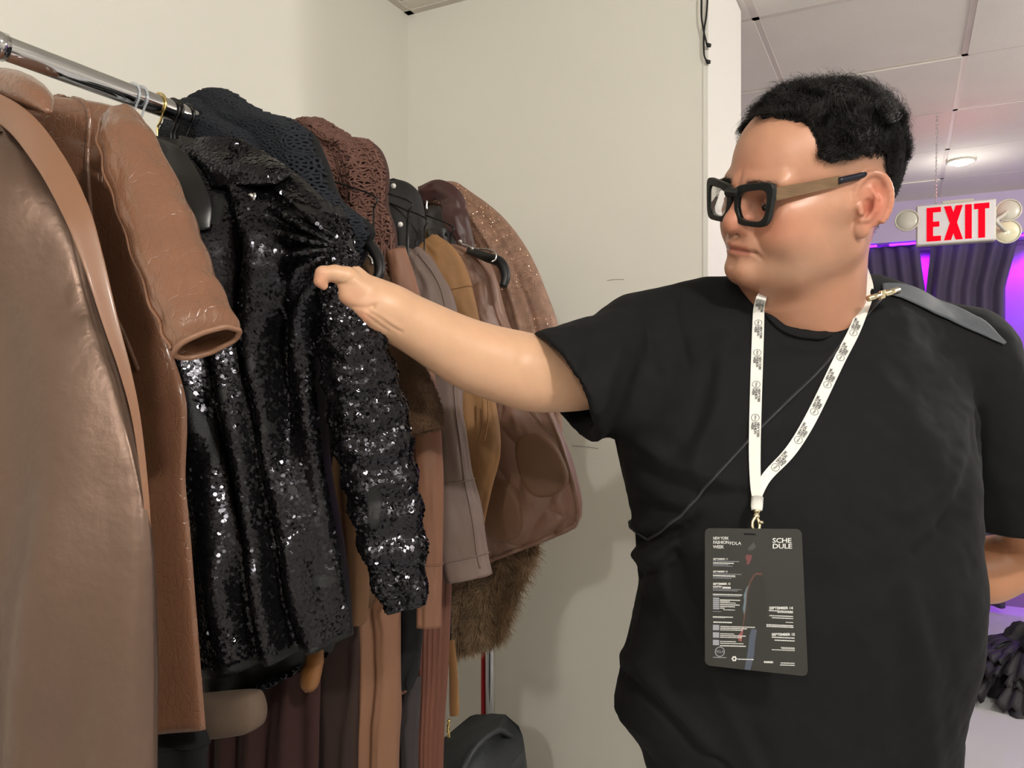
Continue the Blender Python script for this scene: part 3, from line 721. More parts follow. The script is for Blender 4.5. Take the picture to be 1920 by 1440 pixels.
N = 2600; p, n, t_ = hem.frame(RNG.uniform(.02, .98, N), RNG.uniform(.55, .98, N)); discs('sequins', p, n, t_, .0029, np.full(N, .35), M['sequin'], ho, 9)

# 4 black crochet shawl
def net_medallion(pan, W, Hh, v0, v1, cell=.064, seed=2, s0=.01, s1=.99):
    A = []; B = []; g_ = np.random.default_rng(seed); hx = cell; hy = cell * .866
    for r in range(int((v1 - v0) * Hh / hy) + 2):
        for c in range(int(W / hx) + 2):
            cx = (c + (.5 if r % 2 else 0)) * hx; cy = v0 * Hh + r * hy; ns = 14; rr = np.array([.10, .24, .40, .52]) * cell; ph = g_.uniform(0, 6)
            for k in range(ns):
                a0 = ph + 2 * math.pi * k / ns; a1 = ph + 2 * math.pi * (k + 1) / ns
                for q in range(4):
                    if q == 0 and k % 2: continue
                    e = a1 if q else a0 + 4 * math.pi / ns
                    A.append((cx + rr[q] * math.cos(a0), cy + rr[q] * math.sin(a0))); B.append((cx + rr[q] * math.cos(e), cy + rr[q] * math.sin(e)))
                for q in (0, 1, 2):
                    if q == 0 and k % 2: continue
                    A.append((cx + rr[q] * math.cos(a0), cy + rr[q] * math.sin(a0))); B.append((cx + rr[q + 1] * math.cos(a0), cy + rr[q + 1] * math.sin(a0)))
    A = np.array(A); B = np.array(B); f = lambda X: (np.clip(X[:, 0] / W, s0, s1), np.clip(X[:, 1] / Hh, v0, v1))
    ok = (A[:, 0] / W > s0) & (A[:, 0] / W < s1) & (A[:, 1] / Hh > v0) & (A[:, 1] / Hh < v1) & (B[:, 0] / W > s0) & (B[:, 0] / W < s1) & (B[:, 1] / Hh > v0) & (B[:, 1] / Hh < v1)
    A, B = A[ok], B[ok]; pa, na, _ = pan.frame(*f(A)); pb, nb, _ = pan.frame(*f(B)); return pa + na * .0035, pb + nb * .0035
def net_hex(pan, W, Hh, v0, v1, cell=.010, seed=2, jit=.32, tall=1.5, drop=.08, s0=.01, s1=.99):
    g_ = np.random.default_rng(seed); nx = int(W / cell) + 1; ny = int(Hh * (v1 - v0) / (cell * tall)) + 1; pts = {}
    def pt(i, j):
        if (i, j) not in pts: pts[(i, j)] = ((i + g_.uniform(-jit, jit) + (.0)) * cell, v0 * Hh + (j + g_.uniform(-jit, jit) + (.25 if (i % 2) else -.25)) * cell * tall)
        return pts[(i, j)]
    A = []; B = []
    for i in range(nx):
        for j in range(ny):
            A.append(pt(i, j)); B.append(pt(i + 1, j)) 
            if (i + j) % 2 == 0 and g_.random() > drop: A.append(pt(i, j)); B.append(pt(i, j + 1))
    A = np.array(A); B = np.array(B)
    ok = (np.minimum(A[:, 0], B[:, 0]) / W > s0) & (np.maximum(A[:, 0], B[:, 0]) / W < s1) & (np.minimum(A[:, 1], B[:, 1]) / Hh > v0) & (np.maximum(A[:, 1], B[:, 1]) / Hh < v1); A, B = A[ok], B[ok]
    pa, na, _ = pan.frame(A[:, 0] / W, A[:, 1] / Hh); pb, nb, _ = pan.frame(B[:, 0] / W, B[:, 1] / Hh); w1 = .003 + .0015 * noise3(pa, 90, 4)[:, None]; w2 = .003 + .0015 * noise3(pb, 90, 4)[:, None]
    return pa + na * w1, pb + nb * w2
g = groot('crochet_shawl', 'black crochet shawl with round motifs draped over the rail', 'shawl', .33)
pan4 = Panel(prow(.335, [(236, 332, 190, 360, .012), (252, 312, 174, 428, .03), (290, 315, 214, 500, .045), (330, 330, 242, 578, .05), (380, 340, 300, 612, .05), (440, 350, 372, 640, .05), (500, 360, 425, 700, .045), (560, 370, 470, 690, .04), (700, 380, 600, 640, .04), (950, 400, 900, 620, .04)]), vfold(3, .008, .3, 5))
pan4.build('lining', M['blackdeep'], g, 60, 100)
A_, B_ = net_medallion(pan4, .40, .85, .008, .97); yarn('crochet_mesh', A_, B_, .0026, M['blackknit'], g)
# 5 brown crochet
g = groot('crochet_pullover', 'brown open crochet pullover behind the black shawl', 'top', .5)
pan5 = Panel(prow(.50, [(246, 530, 232, 560, .01), (262, 520, 229, 612, .03), (300, 520, 262, 668, .045), (340, 520, 272, 706, .045), (390, 525, 318, 728, .045), (440, 530, 385, 729, .04), (500, 540, 450, 744, .04), (700, 560, 600, 740, .035), (900, 570, 880, 720, .03)]), vfold(4, .009, .1, 15))
pan5.build('lining', M['browndeep'], g, 60, 100)
A_, B_ = net_hex(pan5, .42, 1.0, .008, .92, .0078, 3, .40, 1.4); yarn('crochet_mesh', A_, B_, .0019, M['brownknit'], g)
A_, B_ = net_hex(pan5, .42, 1.0, .008, .92, .0105, 8, .55, 1.9); yarn('crochet_mesh', A_ - U * .002, B_ - U * .002, .0022, M['brownknit'], g)

# 6 teddy jacket with its black velvet hanger end
g = groot('teddy_jacket', 'dark brown teddy jacket showing beside the wrist of the man', 'jacket', .43)
pan6 = Panel(prow(.44, [(440, 560, 448, 650, .02), (480, 560, 470, 690, .035), (560, 570, 540, 712, .035), (800, 590, 800, 720, .03), (1150, 610, 1150, 700, .03)]), vfold(3, .005, 0, 25))
pan6.build('body', M['teddy'], g, 50, 80); N = 14000; p, n, _ = pan6.frame(RNG.uniform(.35, .99, N), RNG.uniform(0, .6, N)); blades('pile', p, n, .006, .0007, M['teddy'], g, 3)
sl6 = Sleeve([(690, 500, 1.13, 30), (712, 600, 1.12, 44), (745, 690, 1.11, 50), (778, 762, 1.105, 48), (790, 812, 1.10, 42)], .5, sfold(2, .003, 7)); so = sl6.build('sleeve', M['teddy'], g, 60, 80, .003, .1)
N = 16000; p, n, _ = sl6.frame(RNG.uniform(0, 2 * math.pi, N), RNG.uniform(.05, 1, N)); blades('pile', p, n, .007, .0007, M['teddy'], so, 4)
hg = thing('clothes_hanger', 'thick black hanger end with a metal clip beside the hand of the man', 'hanger', P(705, 490, 1.06), 'hangers on the rail')
mb = MB(); mb.tube(bez([P(640, 420, 1.12), P(682, 448, 1.09), P(706, 478, 1.07), P(712, 508, 1.06), P(702, 532, 1.055)], 30), [.006 + .0022 * math.sin(math.pi * k / 29) for k in range(30)], 14); mb.build('shoulder_bar', M['velvetblack'], hg, True)
mb = MB(); mb.tube(bez([P(690, 480, 1.055), P(696, 486, 1.052), P(698, 496, 1.05)], 10), .002, 8); mb.build('metal_clip', M['silver'], hg, True)

# 7 rosy brown coat
g = groot('long_coat', 'rosy brown plain coat with a straight narrow sleeve', 'coat', .52)
pan7 = Panel(prow(.53, [(440, 640, 438, 716, .01), (470, 640, 448, 738, .03), (520, 650, 505, 756, .03), (640, 660, 640, 790, .03), (900, 680, 900, 770, .025), (1300, 690, 1300, 760, .025)]), vfold(3, .004, .4, 35))
pan7.build('body', M['rosy'], g, 50, 80)
sl7 = Sleeve([(742, 470, 1.20, 20), (762, 560, 1.195, 28), (782, 680, 1.19, 30), (800, 820, 1.18, 27), (806, 950, 1.175, 24), (806, 1060, 1.17, 23), (805, 1176, 1.165, 22)], .7, sfold(2, .002, 17)); so = sl7.build('sleeve', M['rosy'], g, 60, 100, .003, .12)
mb = MB(); mb.tube(sl7.at(th, np.full(72, .83), -.0008), .0012, 6, closed=True); mb.build('cuff_seam', M['rosy'], so, True)

# 8 mauve grey suede jacket
g = groot('suede_jacket', 'mauve grey suede jacket with a wide sleeve behind the rosy coat', 'jacket', .62)
pan8 = Panel(prow(.63, [(458, 690, 458, 752, .01), (480, 690, 478, 790, .03), (540, 700, 520, 820, .03), (700, 720, 700, 820, .03), (1000, 740, 1000, 840, .025)]), vfold(3, .005, .2, 45)); pan8.build('body', M['mauve'], g, 50, 80)
sl8 = Sleeve([(768, 474, 1.305, 18), (800, 530, 1.30, 36), (816, 600, 1.30, 44), (826, 700, 1.295, 42), (836, 800, 1.29, 40), (850, 900, 1.285, 42), (866, 1000, 1.28, 46), (880, 1084, 1.275, 46)], .55, sfold(2, .005, 27, .0015, 5)); so = sl8.build('sleeve', M['mauve'], g, 70, 110, .004, .12)
for v_ in (.28, .72, .93):
    mb = MB(); mb.tube(sl8.at(th, np.full(72, v_), -.0008), .0014, 6, closed=True); mb.build('sleeve_seam', M['mauve'], so, True)
mb = MB(); mb.tube(sl8.at(np.full(60, math.radians(60) * -1), np.linspace(.03, .97, 60), -.001), .0016, 6); mb.build('sleeve_seam', M['mauve'], so, True)

# 9 ochre suede coat with shearling edge
g = groot('shearling_coat', 'ochre suede coat with a curly shearling seam on its sleeve', 'coat', .72)
pan9 = Panel(prow(.74, [(436, 715, 440, 768, .01), (452, 716, 452, 806, .03), (500, 730, 492, 846, .03), (700, 760, 700, 870, .03), (1010, 790, 1000, 880, .025)]), vfold(3, .005, .7, 55)); pan9.build('body', M['ochre'], g, 50, 80)
sl9 = Sleeve([(800, 452, 1.43, 20), (836, 496, 1.425, 34), (856, 570, 1.42, 36), (872, 660, 1.415, 36), (888, 750, 1.41, 42), (893, 830, 1.405, 44), (884, 920, 1.40, 36), (872, 1000, 1.40, 30)], .5, sfold(2, .005, 37)); so = sl9.build('sleeve', M['ochre'], g, 70, 110, .004, .12)
q = np.linspace(.06, .95, 3600); aa = math.radians(200) + RNG.normal(0, .12, 3600); p, n, _ = sl9.frame(aa, q); blades('shearling_edge', p, n, .006, .0012, M['teddy'], so, 14, curl=.1)
q = np.linspace(.30, .95, 1600); aa = math.radians(262) + RNG.normal(0, .05, 1600)
mb = MB(); mb.tube(sl9.at(th, np.full(72, .24), -.0008), .0014, 6, closed=True); mb.build('sleeve_seam', M['ochre'], so, True)
for k, (x0, y0, x1, y1) in enumerate(((905, 745, 898, 828), (915, 750, 908, 826))):
    mb = MB(); a0, a1 = P(x0, y0, 1.36), P(x1, y1, 1.36); mb.tube(bez([a0, (a0 + a1) / 2 + np.array([.003, 0, 0]), a1], 12), .0042, 8, flat=.3); mb.build('tassel', M['ochre'], g, True)

# 10 quilted vest
g = groot('quilted_vest', 'brown quilted vest with oval patches and a rounded lower corner', 'vest', .85)
def fq(s, v, side):
    w_ = np.abs(np.sin(math.pi * (3.0 * s + .55 * np.sin(2 * math.pi * 2.1 * v + 1)))) ** .45; h_ = np.abs(np.sin(math.pi * (5.5 * v + .35 * np.sin(2 * math.pi * 1.6 * s)))) ** .45
    lo = sstep(.42, .55, v); x = np.stack([s * 9, v * 12, 0 * s], 1)
    up = np.abs(np.sin(math.pi * (9 * v + .9 * s))) ** .5
    return (.009 * w_ * h_) * lo + .006 * up * (1 - lo) + .003 * noise3(x, 1.0, 6, 2) + .012 * noise3(np.stack([s * 2.5, v * 2.5, 0 * s], 1), 1.0, 66) * lo
pan10 = Panel(prow(.85, [(452, 806, 456, 846, .008), (470, 800, 474, 896, .03), (520, 806, 512, 926, .035), (600, 820, 600, 950, .04), (690, 840, 690, 996, .045), (770, 850, 770, 1034, .045), (860, 862, 850, 1066, .045), (940, 875, 915, 1084, .04), (1010, 888, 962, 1090, .032), (1060, 908, 990, 1080, .012)]), fq, .45)
pan10.build('body', M['vest'], g, 110, 190)
strip_on(pan10, [.72, .80, .90, .955, .965, .96], [.075, .085, .13, .2, .27, .37], .011, M['vest'], 'armhole_binding', g, .006)
strip_on(pan10, [.03, .2, .45, .7, .9, .985], [.985, .988, .988, .988, .985, .97], .010, M['vest'], 'hem_binding', g, .006)
strip_on(pan10, [.985, .99, .988, .985], [.97, .85, .7, .5], .008, M['vest'], 'edge_binding', g, .005)
patch(pan10, .40, .82, .20, .105, M['patch'], 'oval_patch', g, .015, .002); patch(pan10, .80, .70, .18, .095, M['patch'], 'oval_patch', g, .015, .002, rot=-.1)
hg = thing('clothes_hanger', 'black hanger end with a silver hook beside the bronze coat', 'hanger', P(930, 500, 1.50), 'hangers on the rail')
mb = MB(); mb.tube(bez([P(880, 470, 1.56), P(912, 482, 1.52), P(938, 492, 1.50), P(948, 516, 1.49), P(944, 538, 1.485)], 30), [.0075 + .003 * math.sin(math.pi * k / 29) for k in range(30)], 14, flat=1.0); mb.build('shoulder_bar', M['velvetblack'], hg, True)
mb = MB(); mb.tube(bez([P(895, 466, 1.5), P(915, 468, 1.488), P(929, 474, 1.478), P(929, 486, 1.475), P(921, 491, 1.475)], 20), .0016, 8); mb.build('hook', M['silver'], hg, True)

# 11 bronze coat at the far end of the rail
g = groot('bronze_coat', 'sparkling bronze long coat, farthest on the rail, by the white wall', 'coat', .98)
pan11 = Panel(prow(.99, [(372, 776, 348, 812, .012), (384, 778, 340, 848, .035), (410, 785, 356, 878, .05), (450, 795, 402, 938, .055), (500, 805, 462, 985, .055), (560, 815, 532, 1018, .055), (640, 830, 630, 1049, .055), (760, 845, 760, 1052, .05), (900, 860, 900, 1050, .045), (1040, 870, 1030, 1000, .03)]), vfold(4, .010, .2, 65))
pan11.build('body', M['bronze'], g, 80, 120); N = 12000; p, n, t_ = pan11.frame(RNG.uniform(.3, .99, N), RNG.uniform(.03, .75, N)); kk = noise3(p, 14, 3) > -.25; discs('glitter', p[kk], n[kk], t_[kk], .0008, np.full(kk.sum(), .6), M['bronzefleck'], g, 11, 4)
cl = Sleeve([(790, 366, 1.66, 14), (822, 356, 1.64, 20), (848, 376, 1.62, 25), (856, 410, 1.61, 24), (872, 450, 1.605, 18), (885, 500, 1.60, 10)], .35, sfold(2, .004, 9)); cl.build('shawl_collar', M['maroonlapel'], g, 50, 70, .002)

# 12 black denim jacket with snaps
g = groot('denim_jacket', 'black jacket with two white snaps behind the brown crochet', 'jacket', .66)
pan12 = Panel(prow(.66, [(352, 680, 334, 738, .01), (372, 690, 344, 768, .03), (400, 696, 368, 788, .035), (440, 700, 420, 797, .035), (520, 700, 480, 795, .03), (800, 720, 800, 790, .03)]), vfold(2, .008, .1, 75)); pan12.build('body', M['denim'], g, 50, 70)
for (x, y) in ((738, 349), (751, 421)): stud(P(x, y, 1.325), np.array([.1, -1, .05]), .0042, M['whitep'], 'snap_button', g)

# 13 fur coat
g = groot('fur_coat', 'long brown fur coat with shaggy hem under the quilted vest', 'coat', .92)
pan13 = Panel(prow(.93, [(392, 756, 384, 800, .01), (420, 758, 396, 838, .03), (470, 770, 440, 862, .035), (800, 800, 800, 960, .04), (1000, 820, 980, 1000, .045), (1060, 826, 1040, 1008, .05), (1110, 832, 1110, 975, .05), (1170, 838, 1160, 956, .045), (1222, 846, 1196, 940, .03)]), vfold(3, .012, .2, 85)); pan13.build('body', M['fur'], g, 60, 90)
N = 24000; p, n, _ = pan13.frame(RNG.uniform(.02, 1, N), RNG.uniform(.5, 1, N)); blades('hem_fur', p, n, .030, .0016, M['fur'], g, 21, curl=.3)
N = 3500; p, n, _ = pan13.frame(RNG.uniform(.3, 1, N), RNG.uniform(.0, .2, N)); blades('collar_fur', p, n, .028, .0013, M['furdark'], g, 22, lean=(-.5, -.2, -.6), curl=.25)
# 14 grey leather jacket collar
g = groot('leather_jacket', 'dark grey leather jacket with a small stud on its collar', 'jacket', .86)
pan14 = Panel(prow(.90, [(388, 792, 386, 824, .01), (400, 796, 398, 842, .02), (430, 800, 424, 856, .03), (470, 810, 462, 862, .03), (700, 830, 700, 870, .03)]), None); pan14.build('body', M['greyleather'], g, 40, 60)
stud(P(837, 440, 1.595), np.array([.1, -1, .05]), .004, M['black'], 'stud', g)
mb = MB(); mb.tube(bez([P(801, 376, 1.6), P(800, 386, 1.6), P(801, 393, 1.6)], 8), .0022, 8); mb.build('zip_pull', M['silver'], g, True)
mb = MB(); mb.tube(bez([P(861, 452, 1.53), P(868, 458, 1.52), P(878, 461, 1.51), P(888, 468, 1.50)], 12), .0014, 8); mb.sphere(P(863, 453, 1.525), .0042, 12); mb.sphere(P(885, 466, 1.50), .0036, 12); mb.build('trouser_clip', M['silver'], hg, True)
# ------------------------------------------------------------------ what hangs below
def hang(g_, t, px, py, drop=.07):
    """clip hanger that carries a skirt, dress or trousers from the rail"""
    a = P(px, py, dep(px, t)); c = rail(t); top_ = np.array([a[0], a[1], min(c[2] - drop, 1.70)])
    lo = np.array([a[0], a[1], a[2] - .004]); side = V * .05
    m = MB(); m.tube(bez([lo, (lo + top_) / 2, top_ - np.array([0, 0, .02])], 12), .0016, 6); m.tube(bez([top_ - np.array([0, 0, .02]), top_, (top_ + c) / 2 - np.array([0, 0, .01]), c - np.array([0, 0, RR + .001])], 16), .0016, 6)
    a_ = np.linspace(-math.pi / 2, math.pi * .8, 16); m.tube([c + (RR + .0018) * (math.cos(q) * V + math.sin(q) * np.array([0, 0, 1.0])) for q in a_], .0016, 6)
    m.build('hanger_wire', M['black'], g_, True)
def longp(name, label, cat, t, rows, m, folds, nu=50, nv=80):
    g_ = groot(name, label, cat, t); pn = Panel(prow(t, rows), folds); pn.build('body', m, g_, nu, nv); (hang(g_, t, (rows[0][1] + rows[0][3]) / 2, rows[0][0]) if t > .42 else None); return g_, pn
longp('wool_coat', 'light brown wool coat glimpsed between the sequin body and sleeve', 'coat', .36, [(450, 540, 450, 612, .008), (640, 550, 640, 660, .015), (820, 560, 820, 690, .02), (860, 560, 860, 690, .025), (1000, 565, 1000, 690, .03), (1150, 570, 1150, 685, .025), (1172, 575, 1172, 680, .01)], M['lightcoat'], vfold(3, .006, .3, 91))
g, pn = longp('pleated_skirt', 'rust brown finely pleated skirt below the rosy sleeve', 'skirt', .62, [(1060, 745, 1060, 846, .01), (1100, 745, 1100, 846, .03), (1250, 750, 1250, 840, .03), (1440, 752, 1440, 830, .03), (1850, 750, 1850, 830, .035)], M['rust'],
               lambda s, v, side: .0028 * np.abs(np.sin(math.pi * 16 * s)) + .006 * np.sin(2 * math.pi * 1.6 * s + 1), 120, 60)
g, pn = longp('beaded_dress', 'tan suede dress with a column of crystal and amber ornaments', 'dress', .45, [(1120, 655, 1120, 746, .01), (1160, 655, 1160, 746, .03), (1300, 655, 1300, 745, .035), (1440, 650, 1440, 742, .035), (1850, 645, 1850, 740, .035)], M['tan'], vfold(2, .007, .45, 93))
def near(px, py, t, off): return P(px, py, dep(px, t)) - U * off
def gem(px, py, w_, h_, m, name, parent, t=.45, off=.036, rot=0.0):
    c = near(px, py, t, off); d = dep(px, t); A = np.array([V, -U, [0, 0, 1.0]]); cr, sr = math.cos(rot), math.sin(rot); A = np.array([V * cr + np.array([0, 0, sr]), -U, -V * sr + np.array([0, 0, cr])])
    bm = bmesh.new(); bmesh.ops.create_icosphere(bm, subdivisions=1, radius=1); v = np.array([tuple(q.co) for q in bm.verts]); f = [tuple(q.index for q in fc.verts) for fc in bm.faces]; bm.free()
    mb = MB(); mb.add(c + (v * np.array([w_ / F * d, .004, h_ / F * d])) @ A, f); return mb.build(name, m, parent)
gem(691, 1261, 8, 13, M['crystal'], 'crystal_drop', g); gem(686, 1306, 9, 12, M['amber'], 'amber_stone', g, rot=-.4); gem(689, 1350, 6, 19, M['blackdeep'], 'dark_stone', g, rot=-.35); gem(694, 1392, 3, 14, M['blackdeep'], 'dark_stone', g)
g, pn = longp('black_dress', 'narrow black dress between the beaded dress and the pleated skirt', 'dress', .50, [(1100, 735, 1100, 795, .01), (1180, 738, 1180, 792, .02), (1250, 740, 1250, 785, .02), (1292, 748, 1292, 772, .01)], M['blackdeep'], vfold(2, .004, .1, 94))
g, pn = longp('wool_trousers', 'charcoal trousers with an amber belt tab below the black dress', 'trousers', .56, [(1270, 735, 1270, 790, .01), (1330, 738, 1330, 785, .02), (1440, 735, 1440, 780, .02), (1850, 735, 1850, 780, .02)], M['darkcloth'], vfold(2, .005, .6, 95))
gem(757, 1288, 13, 12, M['amber'], 'belt_tab', g, .56, .03, .4); gem(746, 1420, 11, 26, M['amber'], 'belt_tab', g, .56, .035)
for k, (x, y) in enumerate(((742, 1370), (749, 1376), (744, 1384), (751, 1368))): gem(x, y, 4.2, 4.2, M['gold'], 'metal_bead', g, .56, .04)
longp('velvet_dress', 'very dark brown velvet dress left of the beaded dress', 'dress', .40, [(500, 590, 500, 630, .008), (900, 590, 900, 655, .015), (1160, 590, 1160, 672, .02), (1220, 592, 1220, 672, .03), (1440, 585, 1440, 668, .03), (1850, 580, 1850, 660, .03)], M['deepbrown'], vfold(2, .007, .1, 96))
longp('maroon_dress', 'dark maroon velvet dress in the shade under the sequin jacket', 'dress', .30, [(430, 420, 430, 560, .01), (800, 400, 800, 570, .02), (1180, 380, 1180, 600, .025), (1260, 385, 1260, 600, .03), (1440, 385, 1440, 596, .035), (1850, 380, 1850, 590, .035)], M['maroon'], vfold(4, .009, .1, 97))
g = groot('ochre_scarf', 'small ochre suede scarf end below the sequin hem', 'scarf', .28)
pn = Panel(prow(.26, [(500, 560, 500, 575, .003), (1000, 572, 1000, 592, .004), (1215, 575, 1215, 606, .006), (1250, 566, 1250, 604, .01), (1282, 564, 1284, 596, .01), (1298, 572, 1296, 588, .004)]), None); pn.build('body', M['amber'], g, 24, 24)
g = groot('shoulder_bag', 'beige canvas bag with a rounded corner below the sequin hem', 'bag', .14)
pn = Panel(prow(.13, [(1312, 300, 1294, 470, .01), (1322, 298, 1302, 484, .025), (1350, 298, 1335, 491, .03), (1376, 300, 1362, 486, .025), (1392, 310, 1376, 462, .008)], ), None, .35); pn.build('body', M['beigebag'], g, 40, 30)
mb = MB(); mb.tube(bez([near(318, 1312, .13, 0), near(305, 1150, .13, 0), near(285, 900, .13, 0), near(235, 500, .12, 0), near(200, 300, .10, 0)], 20), .004, 8); mb.build('strap', M['beigebag'], g, True)
longp('black_trousers', 'black trousers hanging beyond the hem of the crocodile coat', 'trousers', .08, [(300, 120, 300, 200, .008), (700, 150, 700, 290, .015), (1180, 180, 1180, 300, .02), (1380, 180, 1380, 385, .03), (1440, 180, 1440, 385, .03), (1880, 180, 1880, 380, .03)], M['blackdeep'], vfold(2, .006, .1, 98))
g = groot('ochre_belt', 'ochre suede belt end with a gold charm right of the pleated skirt', 'belt', .68)
pn = Panel(prow(.70, [(1200, 838, 1200, 852, .003), (1260, 842, 1260, 858, .004), (1335, 843, 1335, 861, .004), (1342, 846, 1338, 858, .002)]), None); pn.build('body', M['ochre'], g, 16, 40); hang(g, .70, 845, 1206)
mb = MB(); b0 = near(846, 1346, .70, .01); mb.tube([b0 + np.array([.001 * math.sin(k), 0, -.0035 * k]) for k in range(10)], [.0022 if k % 3 else .0042 for k in range(10)], 10); mb.build('charm', M['gold'], g, True)

# dark bag standing on the floor under the far clothes
c = P(886, 1400, 1.62); cb_ = c * [1, 1, 0]
g = thing('travel_bag', 'black upright travel bag at the bottom edge under the clothes', 'bag', cb_)
top = H - (1393 - 720) / F * 1.62
mb = MB(); rows = []; nseg = 28; K = 14
vs = []
for k in range(K):
    t = k / (K - 1); z = .02 + (top - .02) * t; sc2 = 1 - .12 * max(0, t - .8) / .2; 
    for i in range(nseg):
        a = 2 * math.pi * i / nseg; cx = math.copysign(abs(math.cos(a)) ** .45, math.cos(a)); cy = math.copysign(abs(math.sin(a)) ** .45, math.sin(a))
        zz = z - (.075 * t * max(0, cx - .25) if k > 8 else 0)
        vs.append(cb_ + V * (cx * .078 * sc2) + U * (cy * .17 * sc2) + np.array([0, 0, zz + .004 * math.sin(5 * a + 7 * t)]))
fs = [(k * nseg + i, k * nseg + (i + 1) % nseg, (k + 1) * nseg + (i + 1) % nseg, (k + 1) * nseg + i) for k in range(K - 1) for i in range(nseg)] + [tuple(range(nseg - 1, -1, -1)), tuple((K - 1) * nseg + i for i in range(nseg))]
mesh_obj('body', vs, fs, M['bag'], g)
mb = MB(); mb.tube(bez([cb_ - U * .12 + V * .03 + np.array([0, 0, top - .03]), cb_ - U * .05 + V * .03 + np.array([0, 0, top + .012]), cb_ + U * .05 + V * .03 + np.array([0, 0, top + .012]), cb_ + U * .12 + V * .03 + np.array([0, 0, top - .03])], 20), .007, 10); mb.build('handle', M['bag'], g, True)

# black ruffled garment heaped on the far floor
M['ruffle'] = mat('black_ruffled_tulle', (26, 24, 30), 0.6, sheen=.3, bump=.3, bump_scale=60)
hc = P(1935, 1330, 3.5); hc[2] = 0
hp = thing('ruffled_dress', 'black ruffled dress heaped on the shiny floor by the frame edge', 'dress', hc)
vs = []; nt_, nr_ = 90, 34
for r in range(nr_):
    q = r / (nr_ - 1)
    for i in range(nt_):
        a = 2 * math.pi * i / nt_; rad = .27 * q * (1 + .16 * math.sin(5 * a) + .1 * math.sin(11 * a + 2)); h = .27 * (1 - q ** 2.2) * (1 + .25 * math.sin(3 * a + 4 * q))
        vs.append([math.cos(a) * rad, math.sin(a) * rad, max(.004, h)])
vs = np.array(vs); nz = noise3(vs, 9, 5, 3)[:, None]; vs = vs * (1 + .22 * nz * np.array([[1, 1, 1]])); vs[:, 2] = np.maximum(.003, vs[:, 2]); vs = vs + hc
fs = [(r * nt_ + i, r * nt_ + (i + 1) % nt_, (r + 1) * nt_ + (i + 1) % nt_, (r + 1) * nt_ + i) for r in range(nr_ - 1) for i in range(nt_)]
mesh_obj('heap', vs, fs, M['ruffle'], hp)
g_ = np.random.default_rng(4)
for k in range(26):
    a = g_.uniform(math.radians(110), math.radians(280)); r0 = g_.uniform(.05, .24); z0 = .27 * (1 - (r0 / .30) ** 2.2) * .9; base = hc + np.array([math.cos(a) * r0, math.sin(a) * r0, z0]); L_ = g_.uniform(.08, .16)
    d = np.array([math.cos(a), math.sin(a), g_.uniform(-.3, .35)]); sd = np.array([-math.sin(a), math.cos(a), 0]); vs = []; n_ = 12
    for j in range(7):
        t = j / 6
        for i in range(n_ + 1):
            s = i / n_ - .5; vs.append(base + d * L_ * t + sd * s * L_ * (.5 + .9 * t) + np.array([0, 0, .018 * t * math.sin(s * 20 + k) - .06 * t * t]))
    vs = np.array(vs); vs[:, 2] = np.maximum(vs[:, 2], .004)
    o = mesh_obj('ruffle', vs, [(j * (n_ + 1) + i, j * (n_ + 1) + i + 1, (j + 1) * (n_ + 1) + i + 1, (j + 1) * (n_ + 1) + i) for j in range(6) for i in range(n_)], M['ruffle'], hp)
    md = o.modifiers.new('thick', 'SOLIDIFY'); md.thickness = .002
# ------------------------------------------------------------------ signed distance modelling for organic shapes
def s_ell(p, c, r):
    q = (p - np.asarray(c, np.float32)); r = np.asarray(r, np.float32)
    k0 = np.sqrt(((q / r) ** 2).sum(-1)) + 1e-9; k1 = np.sqrt(((q / (r * r)) ** 2).sum(-1)) + 1e-9
    return k0 * (k0 - 1) / k1
def s_sph(p, c, r): return np.sqrt(((p - np.asarray(c, np.float32)) ** 2).sum(-1)) - r
def s_cone(p, a, b, ra, rb):
    a = np.asarray(a, np.float32); b = np.asarray(b, np.float32); ba = b - a; pa = p - a
    h = np.clip((pa @ ba) / (ba @ ba + 1e-12), 0, 1)
    return np.sqrt(((pa - h[..., None] * ba) ** 2).sum(-1)) - (ra + (rb - ra) * h)
def s_chain(p, pts, k=.01):
    d = None
    for a, b in zip(pts[:-1], pts[1:]):
        e = s_cone(p, a[:3], b[:3], a[3], b[3]); d = e if d is None else smin(d, e, k)
    return d
def smin(a, b, k):
    h = np.clip(.5 + .5 * (b - a) / k, 0, 1); return b + (a - b) * h - k * h * (1 - h)
def smax(a, b, k): return -smin(-a, -b, k)
